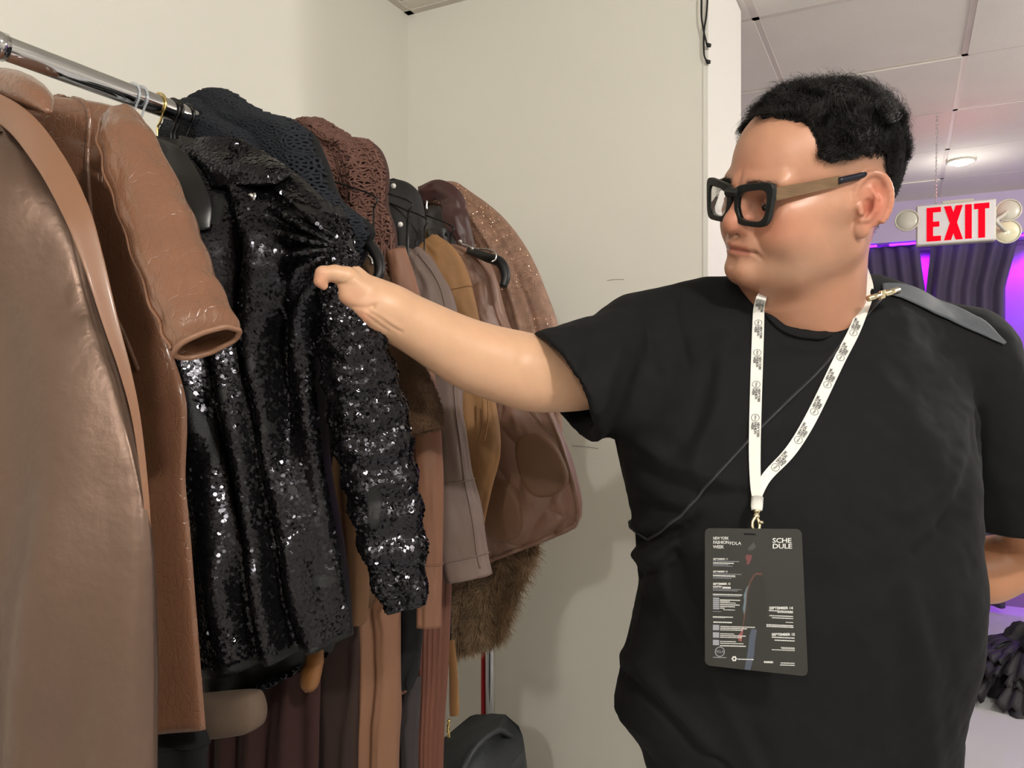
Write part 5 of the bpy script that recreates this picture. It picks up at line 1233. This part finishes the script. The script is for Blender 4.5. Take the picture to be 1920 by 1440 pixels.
FOLDS = [([(1196, 940), (1240, 958), (1300, 975)], 13, -.009), ([(1192, 985), (1230, 988), (1290, 968)], 10, .009), ([(1195, 1012), (1240, 1010), (1288, 985)], 9, -.010), ([(1192, 1040), (1230, 1046), (1260, 1020)], 12, .009),
         ([(1200, 1078), (1232, 1070), (1262, 1040)], 9, -.010), ([(1180, 860), (1240, 905), (1320, 930), (1390, 925)], 14, -.007), ([(1200, 830), (1260, 870), (1350, 900)], 14, .006), ([(1150, 820), (1180, 780), (1200, 720), (1225, 640)], 16, -.008),
         ([(1110, 800), (1130, 740), (1160, 660)], 18, .006), ([(1080, 770), (1090, 720), (1110, 650)], 10, -.004), ([(1262, 1000), (1280, 1100), (1350, 1250), (1440, 1440)], 18, -.007), ([(1230, 1050), (1300, 1200), (1380, 1330), (1420, 1440)], 22, .007),
         ([(1168, 1262), (1240, 1330), (1300, 1400), (1360, 1440)], 8, -.008), ([(1180, 1230), (1250, 1310), (1330, 1400)], 16, .007), ([(1770, 985), (1800, 940), (1830, 850), (1835, 780)], 14, -.008), ([(1720, 1040), (1780, 985), (1800, 970)], 12, -.006),
         ([(1700, 960), (1760, 930), (1800, 870)], 16, .005), ([(1640, 700), (1700, 760), (1760, 860)], 30, .005), ([(1470, 640), (1500, 655), (1550, 650)], 10, -.004), ([(1265, 540), (1270, 600), (1290, 680)], 8, -.004), ([(1205, 560), (1215, 620), (1235, 700)], 8, -.004),
         ([(1700, 1100), (1740, 1250), (1750, 1440)], 20, .005), ([(1660, 1080), (1690, 1250), (1700, 1440)], 22, -.005), ([(1330, 700), (1300, 800), (1240, 880)], 16, -.004), ([(1355, 640), (1345, 760), (1300, 870)], 14, .004)]
fd = sum(ink(sv, sn, a, b, c) for a, b, c in FOLDS) + .0035 * noise3(sv, 13, 77, 2) + .0015 * noise3(sv, 40, 78, 2)
sv = relax(sv + sn * (fd * sstep(1.56, 1.50, sv[:, 2]))[:, None], sf, 1, .4)
M['tee'] = mat('black_jersey', (12, 13, 15), .85, bump=.12, bump_scale=700, bump_dist=.0008, spec=.3)
tee = mesh_obj('t_shirt', sv, sf, M['tee'], man)
# trousers and shoes, out of the frame
def tr_sdf(p):
    d = s_chain(p, [(.41, 1.13, .99, .135), (.41, 1.135, .86, .142)], .03)
    for sx_ in (-1, 1): d = smin(d, s_chain(p, [(.41 + sx_ * .085, 1.14, .84, .108), (.41 + sx_ * .12, 1.13, .48, .085), (.41 + sx_ * .135, 1.15, .10, .068)], .03), .03)
    return np.maximum(d, .055 - p[..., 2])
tv, tf = sdf_mesh(tr_sdf, (.15, .92, .03), (.68, 1.36, 1.15), .010, 1)
M['trouser'] = mat('charcoal_trouser_cloth', (26, 27, 30), .8, bump=.2, bump_scale=400); mesh_obj('trousers', tv, tf, M['trouser'], man)
for s in (-1, 1):
    x = .41 + s * .14
    def shoe_sdf(p):
        d = s_chain(p, [(x, 1.20, .05, .045), (x, 1.10, .045, .045), (x + s * .01, .98, .034, .036)], .03); return np.maximum(d, -p[..., 2])
    v_, f_ = sdf_mesh(shoe_sdf, (x - .08, .90, -.012), (x + .08, 1.28, .12), .005, 1); v_[:, 2] = np.maximum(v_[:, 2], 0.0); mesh_obj('shoe', v_, f_, M['black'], man)
# ------------------------------------------------------------------ what the man wears over the shirt
from mathutils.bvhtree import BVHTree
_tv = world_verts(tee); _tf = [tuple(p.vertices) for p in tee.data.polygons]
TB = BVHTree.FromPolygons([tuple(q) for q in _tv], _tf)
_hb = BVHTree.FromPolygons([tuple(q) for q in hv], [tuple(int(k) for k in q) for q in hf])
_cb = BVHTree.FromPolygons([tuple(q) for q in np.vstack([_tv, hv])], _tf + [tuple(int(k) + len(_tv) for k in q) for q in hf])
def onshirt(px, py, off=.003, tree=None):
    o = Vector((0, 0, H)); d = Vector(tuple(P(px, py, 1.0) - np.array([0, 0, H]))).normalized(); r = (tree or TB).ray_cast(o, d)
    if r[0] is None: return None
    return np.array(r[0]) - np.array(d) * off
# neckband
nb = []
for (x, y) in ((1428, 566), (1444, 592), (1464, 612), (1492, 625), (1520, 629), (1552, 624), (1584, 607), (1608, 582), (1626, 552)):
    q = onshirt(x, y, .0015)
    nb.append(q)
nb = [q for q in nb if q is not None and q[1] < 1.2]
front = np.array(nb); bk = np.array([[.525, 1.15, 1.545], [.50, 1.215, 1.548], [.43, 1.245, 1.55], [.36, 1.215, 1.545], [.335, 1.15, 1.535]])
ringp = np.vstack([front, bk]); ringp = bez(np.vstack([ringp, ringp[:1]]), 120)[:-1]
for _k in range(len(ringp)):
    _r = TB.find_nearest(Vector(tuple(ringp[_k]))); ringp[_k] = np.array(_r[0]) + np.array(_r[1]) * .001
for _ in range(6): ringp = (np.roll(ringp, 1, 0) + np.roll(ringp, -1, 0) + 2 * ringp) / 4
mb = MB(); mb.tube(ringp, .0075, 10, closed=True, flat=.5); mb.build('neckband', M['tee'], man, True)

# glasses
M['frame'] = mat('matte_black_acetate', (22, 26, 26), .42); M['wood'] = mat('temple_wood', (112, 88, 64), .5, var=.25, var_scale=30, stretch=(1, 1, 6), bump=.2, bump_scale=120)
M['lens'] = mat('lens_glass', (250, 250, 250), .02, trans=1.0, ior=1.12, spec=.6); M['tip'] = mat('navy_temple_tip', (16, 20, 34), .3)
GO = h2w((.1135, 0, .001)); tl = math.radians(2)
GF = HF * math.cos(tl) - HZ * math.sin(tl) * 1.0; GZ = HZ * math.cos(tl) + HF * math.sin(tl)
def gl(x, z, f=0.0): return GO + HL * x + GZ * z + GF * (f - 1.6 * x * x)
gs = thing('glasses', 'chunky black glasses with wooden temples on the face of the man', 'glasses', GO)
def rimpts(s, a, b, cx, cz, e, flare, n=56, drop=0.0):
    out = []
    for k in range(n):
        t = 2 * math.pi * k / n; c, w_ = math.cos(t), math.sin(t); x = math.copysign(abs(c) ** (2 / e), c) * a; z = math.copysign(abs(w_) ** (2 / e), w_) * b
        if z > 0: x *= 1 + flare * z / b
        else: x *= 1 + .13 * z / b
        out.append((s * (cx + x), cz + z + (.004 * (x / a) if z > 0 else 0)))
    return out
mb = MB()
for s in (-1, 1):
    O_ = rimpts(s, .0325, .0272, .0370, -.001, 4.6, .12); I_ = rimpts(s, .0248, .0192, .0370, -.0022, 3.6, .04); n = len(O_)
    v = [gl(x, z, .003) for x, z in O_] + [gl(x, z, .003) for x, z in I_] + [gl(x, z, -.003) for x, z in O_] + [gl(x, z, -.003) for x, z in I_]
    f = []
    for k in range(n):
        j = (k + 1) % n
        f += [(k, j, n + j, n + k), (2 * n + j, 2 * n + k, 3 * n + k, 3 * n + j), (j, k, 2 * n + k, 2 * n + j), (n + k, n + j, 3 * n + j, 3 * n + k)]
    mb.add(v, f)
    LN = MB(); LN.add([gl(x, z, .0007) for x, z in I_] + [gl(x, z, -.0007) for x, z in I_], [tuple(range(n)), tuple(range(2 * n - 1, n - 1, -1))] + [(k, n + k, n + (k + 1) % n, (k + 1) % n) for k in range(n)]); LN.build('lens', M['lens'], gs)
mb.tube([gl(-.012, .012, 0), gl(-.005, .0125, .001), gl(.005, .0125, .001), gl(.012, .012, 0)], [.0072, .0062, .0062, .0072], 14)
fr = mb.build('frame', M['frame'], gs, False); bv = fr.modifiers.new('bev', 'BEVEL'); bv.width = .0008; bv.segments = 2; bv.limit_method = 'ANGLE'
for s in (-1, 1):
    hinge = gl(s * .068, .014, -.004); ear_ = h2w((-.002, s * .0835, .0330)); mid = (hinge + ear_) / 2 + HL * s * .002
    pts = bez([hinge, mid, ear_], 30); mb = MB()
    T = ear_ - hinge; T /= np.linalg.norm(T); nrm = np.cross(HZ, T); nrm /= np.linalg.norm(nrm); up = np.cross(T, nrm); vs = []
    for k in range(22):
        t = k / 29; hh = .0078 - .0030 * t; q = pts[k]
        for (a, b) in ((-.0019, -hh), (.0019, -hh), (.0019, hh), (-.0019, hh)): vs.append(q + nrm * a + up * b)
    f = [(4 * k + j, 4 * k + (j + 1) % 4, 4 * k + 4 + (j + 1) % 4, 4 * k + 4 + j) for k in range(21) for j in range(4)] + [(3, 2, 1, 0), (84, 85, 86, 87)]
    mb.add(vs, f); mb.build('temple', M['wood'], gs)
    mb = MB(); tp = bez([pts[20], pts[26], ear_, h2w((-.020, s * .0815, .030)), h2w((-.040, s * .0790, .008))], 24); mb.tube(tp, [.0054 - .0015 * k / 23 for k in range(24)], 12, flat=.85); mb.build('temple_tip', M['tip'], gs, True)

# lanyard with printed logos, clip and badge
M['ribbon'] = mat('white_ribbon', (232, 230, 224), .5, bump=.2, bump_scale=500); M['ink'] = mat('black_print', (28, 28, 32), .6); M['print'] = mat('white_print', (225, 225, 222), .5); M['print2'] = mat('grey_print', (150, 152, 160), .5)
ly = thing('lanyard', 'white ribbon lanyard with small printed logos around the neck of the man', 'lanyard', P(1418, 940, .95))
def ribbon(pts, wid, name, off=.0055, flip=1, n=90, tree=None):
    q = []
    for p_ in pts:
        if len(p_) == 3: q.append(P(*p_)); continue
        h_ = onshirt(p_[0], p_[1], off, _cb); q.append(h_ if h_ is not None else P(p_[0], p_[1], 1.02))
    c = bez(q, n)
    for _ in range(10): c[1:-1] = (c[:-2] + c[2:] + 2 * c[1:-1]) / 4
    T = np.gradient(c, axis=0); T /= np.linalg.norm(T, axis=1)[:, None]; vw = c - np.array([0, 0, H]); vw /= np.linalg.norm(vw, axis=1)[:, None]
    S_ = np.cross(T, vw); S_ /= np.linalg.norm(S_, axis=1)[:, None]; N_ = np.cross(S_, T); N_ *= -np.sign((N_ * vw).sum(1))[:, None]
    w_ = np.interp(np.linspace(0, 1, n), np.linspace(0, 1, len(wid)), wid)[:, None] / 2
    v = np.stack([c - S_ * w_, c + S_ * w_, c + S_ * w_ - N_ * .0012, c - S_ * w_ - N_ * .0012], 1); f = [(4 * k + j, 4 * k + (j + 1) % 4, 4 * k + 4 + (j + 1) % 4, 4 * k + 4 + j) for k in range(n - 1) for j in range(4)] + [(3, 2, 1, 0), (4 * n - 4, 4 * n - 3, 4 * n - 2, 4 * n - 1)]
    o = mesh_obj(name, v.reshape(-1, 3), f, M['ribbon'], ly, smooth=False); return o, c, T, S_, N_
rl, cl_, Tl, Sl, Nl = ribbon([(1434, 545, 1.07), (1427, 560, 1.045), (1423, 578), (1422, 600), (1420, 660), (1418, 720), (1416, 790), (1415, 860), (1417, 915), (1419, 938)], [.011, .014, .015, .0155, .0155, .015, .0145, .013, .010], 'ribbon')
_d0 = onshirt(1627, 528, .005, _cb)[1]
rr_, cr_, Tr, Sr, Nr = ribbon([(1621, 504, _d0 + .012), (1627, 528), (1628, 552), (1618, 580), (1600, 625), (1575, 672), (1545, 735), (1515, 795), (1480, 850), (1440, 890), (1424, 920), (1420, 938)], [.009, .0135, .0145, .015, .015, .015, .014, .012, .009], 'ribbon')
_fonts = {}
def text_verts(txt, size, bold=0.0, sp=.95, line=.85, align='LEFT'):
    cu = bpy.data.curves.new('t', 'FONT'); cu.body = txt; cu.size = size; cu.offset = bold; cu.space_character = sp; cu.space_line = line; cu.align_x = align; cu.resolution_u = 2; cu.fill_mode = 'FRONT' if hasattr(cu, 'fill_mode') else cu.fill_mode
    o = bpy.data.objects.new('t', cu); COL.objects.link(o); dg = bpy.context.evaluated_depsgraph_get(); me = bpy.data.meshes.new_from_object(o.evaluated_get(dg))
    v = np.array([tuple(q.co) for q in me.vertices]).reshape(-1, 3); f = [tuple(p.vertices) for p in me.polygons]
    bpy.data.objects.remove(o); bpy.data.curves.remove(cu); bpy.data.meshes.remove(me); return v, f
tvx, tfx = text_verts('NEW YORK\nFASHION\nWEEK', .0052, .00012, .9, .8)
def logos(c, T, S_, N_, name, ks, rev=1):
    L_ = np.concatenate([[0], np.cumsum(np.linalg.norm(np.diff(c, axis=0), axis=1))])
    for s0 in ks:
        if s0 + .03 > L_[-1]: continue
        mb = MB(); samp = lambda s: [np.array([np.interp(s, L_, A[:, k]) for k in range(3)]).T for A in (c, S_, N_)]
        v = tvx; s = s0 + .011 + v[:, 0] * .78; y = (v[:, 1] + .0028) * .86; C_, SS, NN = samp(s); mb.add(C_ + SS * (y)[:, None] * -rev + NN * .0004, tfx)
        a = np.linspace(0, 2 * math.pi, 29)[:-1]
        for rad in (.0052,):
            v = []
            for r in (rad, rad - .0006):
                C_, SS, NN = samp(s0 + .005 + r * np.cos(a)); v.append(C_ + SS * (r * np.sin(a))[:, None] + NN * .0004)
            mb.add(np.vstack(v), [(k, (k + 1) % 28, 28 + (k + 1) % 28, 28 + k) for k in range(28)])
        tv2, tf2 = TXF; C_, SS, NN = samp(s0 + .002 + tv2[:, 0]); mb.add(C_ + SS * (tv2[:, 1] - .001)[:, None] * -rev + NN * .0004, tf2)
        mb.build(name, M['ink'], ly)
TXF = text_verts('FDLA', .0030, .00005, .9)
logos(cl_, Tl, Sl, Nl, 'printed_logo', [.032, .077, .125, .172, .220], -1)
logos(cr_[::-1], -Tr[::-1], -Sr[::-1], Nr[::-1], 'printed_logo', [.045, .092, .138, .185, .232, .278], -1)
# crimp and swivel clip
e = (cl_[-1] + cr_[-1]) / 2; mb = MB(); mb.tube([e + np.array([0, -.001, .004]), P(1419, 950, .955), P(1419, 957, .953)], [.0075, .0072, .0065], 12, flat=.35); mb.build('ribbon_end', M['ribbon'], ly, True)
bgold = mat('pale_gold', (226, 214, 180), .22, 1.0)
mb = MB(); k0 = P(1419, 957, .952); k1 = P(1418, 968, .950); k2 = P(1417, 985, .946)
mb.tube(bez([k0, k1], 6), [.0052, .005, .004, .003, .003, .003], 12); mb.sphere(k1, .0048, 12)
mb.tube(bez([P(1417, 968, .948), P(1411, 978, .945), P(1411, 990, .943), P(1416, 999, .942), P(1422, 996, .942), P(1424, 984, .944), P(1421, 973, .947)], 30), .0021, 10); mb.tube([P(1423, 980, .943), P(1431, 979, .942)], .0022, 8)
mb.build('swivel_clip', bgold, ly, True)

# the badge
TL, TR_, BR_, BL_ = P(1322, 990, .950), P(1503, 992, .905), P(1515, 1268, .888), P(1322, 1247, .935)
bo = (TL + TR_ + BR_ + BL_) / 4; ex = ((TR_ - TL) + (BR_ - BL_)) / 2; Wb = np.linalg.norm(ex); ex /= Wb; ez = ((TL - BL_) + (TR_ - BR_)) / 2; ez -= ex * ez.dot(ex); Hb = np.linalg.norm(ez); ez /= Hb; en = np.cross(ex, ez); en *= -np.sign(en[1]) if en[1] > 0 else 1
if en[1] > 0: en = -en
bd = thing('badge', 'dark grey event badge with a printed schedule hanging on the chest of the man', 'badge', bo)
M['badge'] = mat('badge_plastic', (40, 39, 37), .45)
def bquad(u_, v_, off=0.0):
    """u, v in 0..1 from the top left; follows the slightly warped card"""
    u_ = np.asarray(u_, float)[..., None]; v_ = np.asarray(v_, float)[..., None]
    return (TL * (1 - u_) + TR_ * u_) * (1 - v_) + (BL_ * (1 - u_) + BR_ * u_) * v_ + en * off
def card_outline(r=.055, n=8):
    pts = []; ar = Wb / Hb
    for (cx, cy, a0) in ((1 - r, r * ar, -90), (1 - r, 1 - r * ar, 0), (r, 1 - r * ar, 90), (r, r * ar, 180)):
        for k in range(n + 1):
            a = math.radians(a0 + 90 * k / n); pts.append((cx + r * math.cos(a), cy + r * ar * math.sin(a)))
    return np.array(pts)
co = card_outline(); n = len(co); f0 = bquad(co[:, 0], co[:, 1], .0011); b0 = bquad(co[:, 0], co[:, 1], -.0011)
mb = MB(); mb.add(np.vstack([f0, b0]), [tuple(range(n - 1, -1, -1)), tuple(range(n, 2 * n))] + [(k, (k + 1) % n, n + (k + 1) % n, n + k) for k in range(n)]); mb.build('card', M['badge'], bd)
def flat(name, polys, m, off):
    mb = MB()
    for q in polys:
        q = np.array(q); mb.add(bquad(q[:, 0], q[:, 1], off), [tuple(range(len(q)))])
    return mb.build(name, m, bd)
def bxy(x, y): return ((x - 170) / 735 if False else 0, 0)
# positions measured on the card: x 170..895 at the top / 175..935 at the bottom, y 190..1310 in the enlarged view
def bu(x, y):
    t = (y - 195) / 1075.0; xl = 170 + 5 * t; xr = 893 + 45 * t; u_ = (x - xl) / (xr - xl); yt = 188 + 8 * u_; yb = 1222 + 88 * u_; return u_, (y - yt) / (yb - yt)
def bpoly(pts): return [bu(*p) for p in pts]
slot = [bpoly([(470, 228), (560, 230), (560, 242), (470, 240)])]; flat('slot', slot, M['blackdeep'], .0013)
def btext(txt, x, y, hpx, m, name, bold=.0, align='LEFT', sp=.95, line=.8, wpx=None):
    v, f = text_verts(txt, 1.0, bold, sp, line, align); capH = .70
    sc = hpx / capH; X = v[:, 0] * sc
    if wpx: X = X * wpx / (v[:, 0].max() - v[:, 0].min()) / sc
    uv = [bu(x + a, y - b * sc) for a, b in zip(X, v[:, 1])]; uv = np.array(uv); mb = MB(); mb.add(bquad(uv[:, 0], uv[:, 1], .0014), f); return mb.build(name, m, bd)
btext('NEW YORK', 234, 276, 22, M['print'], 'heading', .012, wpx=120); btext('FASHION', 234, 308, 23, M['print'], 'heading', .012, wpx=122); btext('WEEK', 234, 343, 24, M['print'], 'heading', .012, wpx=86)
btext('FDLA', 362, 316, 24, M['print'], 'heading', .0, wpx=86); btext('SCHE', 682, 300, 36, M['print'], 'title', .015, wpx=138); btext('DULE', 682, 344, 36, M['print'], 'title', .015, wpx=140)
def fine(x0, x1, y, h_, slope=.055):
    """one line of print too small to read: a row of short dashes"""
    out = []; g_ = random.Random(int(x0 * 7 + y)); x = x0
    while x < x1:
        w_ = min(g_.uniform(4, 13), x1 - x); yy = y + (x - x0) * slope * .6; out.append(bpoly([(x, yy), (x + w_, yy), (x + w_, yy + h_), (x, yy + h_)])); x += w_ + 2.2
    return out
L1 = [(235, 435, 436, 5), (235, 355, 462, 5), (235, 385, 473, 4), (235, 452, 533, 5), (235, 410, 556, 4), (235, 378, 566, 4), (235, 455, 648, 5), (235, 425, 659, 4), (235, 445, 700, 5), (235, 330, 865, 4), (235, 300, 818, 4)]
L2 = [(235, 395, 449, 8), (235, 405, 545, 8), (235, 458, 687, 8), (290, 444, 730, 7), (290, 365, 741, 6), (290, 410, 752, 6), (290, 440, 766, 7), (290, 405, 780, 7), (290, 325, 793, 6), (315, 405, 806, 5), (235, 390, 857, 7), (240, 382, 896, 9),
      (292, 555, 930, 7), (292, 495, 943, 7), (292, 465, 956, 6), (292, 400, 985, 6), (292, 487, 998, 7), (292, 455, 1011, 6), (292, 412, 1042, 6), (292, 470, 1056, 6), (292, 487, 1073, 8), (425, 545, 1175, 7), (622, 690, 1194, 14), (745, 845, 1205, 7), (740, 845, 1220, 7)]
L3 = [(658, 832, 812, 8), (720, 832, 826, 6), (662, 834, 850, 7), (680, 834, 866, 7), (640, 836, 918, 8), (780, 836, 902, 5), (640, 836, 930, 8), (680, 845, 1012, 8), (700, 845, 1034, 8), (745, 845, 1090, 5), (680, 845, 1106, 6), (750, 845, 1098, 5)]
flat('fine_print', [q for a in L1 for q in fine(*a)], M['print2'], .0013); flat('fine_print', [q for a in L2 for q in fine(*a)], M['print'], .0014); flat('fine_print', [q for a in L3 for q in fine(a[0], a[1], a[2], a[3], .08)], M['print'], .0014)
flat('shaded_table', [bpoly([(236, y0), (284, y0 + 2), (284, y1 + 2), (236, y1)]) for y0, y1 in ((716, 728), (731, 743), (746, 758), (761, 773), (776, 788), (791, 803), (920, 960), (976, 1016), (1032, 1072))], M['print2'], .0013)
btext('SEPTEMBER 11', 235, 430, 12, M['print'], 'date_line', .02, wpx=112); btext('SEPTEMBER 12', 235, 526, 13, M['print'], 'date_line', .02, wpx=112); btext('SEPTEMBER 13', 235, 620, 15, M['print'], 'date_line', .03, wpx=134); btext('NYFW', 235, 642, 15, M['print'], 'date_line', .03, wpx=68); flat('fine_print', fine(308, 372, 634, 13), M['print'], .0014)
btext('SEPTEMBER 14', 660, 806, 19, M['print'], 'date_line', .03, wpx=172); btext('SEPTEMBER 15', 678, 1005, 19, M['print'], 'date_line', .03, wpx=168)
ringq = []
for k in range(28):
    a, b = 2 * math.pi * k / 28, 2 * math.pi * (k + 1) / 28; ringq.append(bpoly([(290 + 38 * math.cos(a), 1122 + 38 * math.sin(a)), (290 + 38 * math.cos(b), 1122 + 38 * math.sin(b)), (290 + 32 * math.cos(b), 1122 + 32 * math.sin(b)), (290 + 32 * math.cos(a), 1122 + 32 * math.sin(a))]))
flat('round_emblem', ringq + fine(238, 340, 1160, 6), M['print2'], .0014); btext('FDLA', 262, 1131, 20, M['print2'], 'emblem_letters', .0, wpx=56)
flat('flower_emblem', [bpoly([(400 + 14 * math.cos(t) + 7 * math.cos(a), 1175 + 14 * math.sin(t) + 7 * math.sin(a)) for a in np.linspace(0, 6.28, 9)[:-1]]) for t in np.linspace(0, 6.28, 7)[:-1]], M['print'], .0014)
# printed figure of a woman in profile
M['fhair'] = mat('print_grey', (70, 68, 66), .5); M['fface'] = mat('print_rose', (104, 58, 60), .5); M['ftop'] = mat('print_charcoal', (36, 35, 33), .5); M['farm'] = mat('print_blue', (96, 116, 124), .5); M['fskin'] = mat('print_brown', (88, 58, 50), .5); M['fjean'] = mat('print_jeans', (70, 78, 92), .5); M['fred'] = mat('print_pink', (140, 80, 78), .5)
flat('printed_figure', [bpoly([(545, 295), (562, 330), (540, 352), (505, 362), (502, 340)])], M['fhair'], .00125)
flat('printed_figure', [bpoly([(490, 390), (532, 396), (528, 425), (512, 462), (490, 470), (494, 440), (480, 415)])], M['fface'], .00125)
flat('printed_figure', [bpoly([(562, 545), (605, 545), (640, 620), (640, 940), (560, 945), (520, 900), (500, 760), (530, 610)])], M['ftop'], .00125)
flat('printed_figure', [bpoly([(562, 528), (608, 532), (608, 548), (556, 546), (520, 610), (500, 680), (490, 800), (470, 930), (462, 925), (480, 800), (490, 680), (512, 600), (538, 552)])], M['fskin'], .0013)
flat('printed_figure', [bpoly([(514, 615), (496, 690), (490, 780), (475, 860), (464, 800), (474, 740), (470, 700), (492, 640)])], M['farm'], .0013)
flat('printed_figure', [bpoly([(462, 935), (470, 935), (462, 1000), (455, 1050), (432, 1040), (428, 1000), (448, 980)])], M['fred'], .0013)
flat('printed_figure', [bpoly([(530, 950), (570, 960), (555, 1060), (550, 1150), (520, 1262), (478, 1255), (505, 1100), (512, 1010)])], M['fjean'], .0013)

# cross body strap with a pale gold buckle
M['strap'] = mat('black_webbing', (38, 39, 42), .6, bump=.3, bump_scale=300); M['strapg'] = mat('grey_webbing', (72, 76, 82), .62, bump=.2, bump_scale=260)
cbg = thing('crossbody_strap', 'thin dark strap running across the chest from a buckle at the neck', 'strap', P(1650, 560, 1.05))
pts = [onshirt(x, y, .0015) for x, y in ((1650, 562), (1626, 588), (1590, 628), (1540, 690), (1480, 748), (1430, 797), (1380, 850), (1330, 905), (1290, 950), (1250, 985), (1215, 1012))]
pts = [q for q in pts if q is not None]; c = bez(pts, 90)
for _ in range(4): c[1:-1] = (c[:-2] + c[2:] + 2 * c[1:-1]) / 4
def onto(c, h):
    out = []
    for q in c:
        r = TB.find_nearest(Vector(tuple(q))); out.append(np.array(r[0]) + np.array(r[1]) * h)
    out = np.array(out)
    for _ in range(3): out[1:-1] = (out[:-2] + out[2:] + 2 * out[1:-1]) / 4
    return out
c = onto(c, .0008)
mb = MB(); mb.tube(c, .0032, 10, flat=.5); mb.build('strap', M['strap'], cbg, True)
back = bez([c[-1], (.17, 1.12, 1.20), (.22, 1.24, 1.19), (.40, 1.285, 1.30), (.56, 1.27, 1.45), (.60, 1.20, 1.535)], 40); back = onto(back, .001); mb = MB(); mb.tube(back, .0032, 8, flat=.6); mb.build('strap', M['strap'], cbg, True)
# wide grey piece over the far shoulder
sh = [(1655, 552), (1700, 566), (1750, 590), (1800, 612), (1850, 634), (1880, 648)]; wd = [.010, .016, .019, .017, .011, .002]
up = [onshirt(x, y, .0015) for x, y in sh]; ok = [k for k in range(len(sh)) if up[k] is not None]
if len(ok) > 2:
    cc2 = bez([up[k] for k in ok], 40); w2 = np.interp(np.linspace(0, 1, 40), np.linspace(0, 1, len(ok)), [wd[k] for k in ok]); vs = []
    for k in range(40):
        for j in range(9):
            s = j / 8; base = cc2[k] + np.array([.004 * s, .045 * s * w2[k] / .02, w2[k] * 1.1 * s]); r = TB.find_nearest(Vector(tuple(base))); q = np.array(r[0]) + np.array(r[1]) * .0028; vs.append(q)
    o = mesh_obj('shoulder_piece', vs, [(k * 9 + j, k * 9 + j + 1, (k + 1) * 9 + j + 1, (k + 1) * 9 + j) for k in range(39) for j in range(8)], M['strapg'], cbg); md = o.modifiers.new('thick', 'SOLIDIFY'); md.thickness = .002
A0, A1 = P(1628, 560, 1.035), P(1684, 544, 1.055); dd = A1 - A0; mb = MB()
mb.tube([A0, A0 + dd * .38], .0042, 12); mb.tube([A0 + dd * .55, A1], .0046, 12); cb2 = A0 + dd * .46
axb = np.array([dd / np.linalg.norm(dd), [0, -1, 0], [0, 0, 1.0]]); mb.box(cb2, (.009, .008, .012), axb, .0015); mb.build('buckle', bgold, cbg, True)
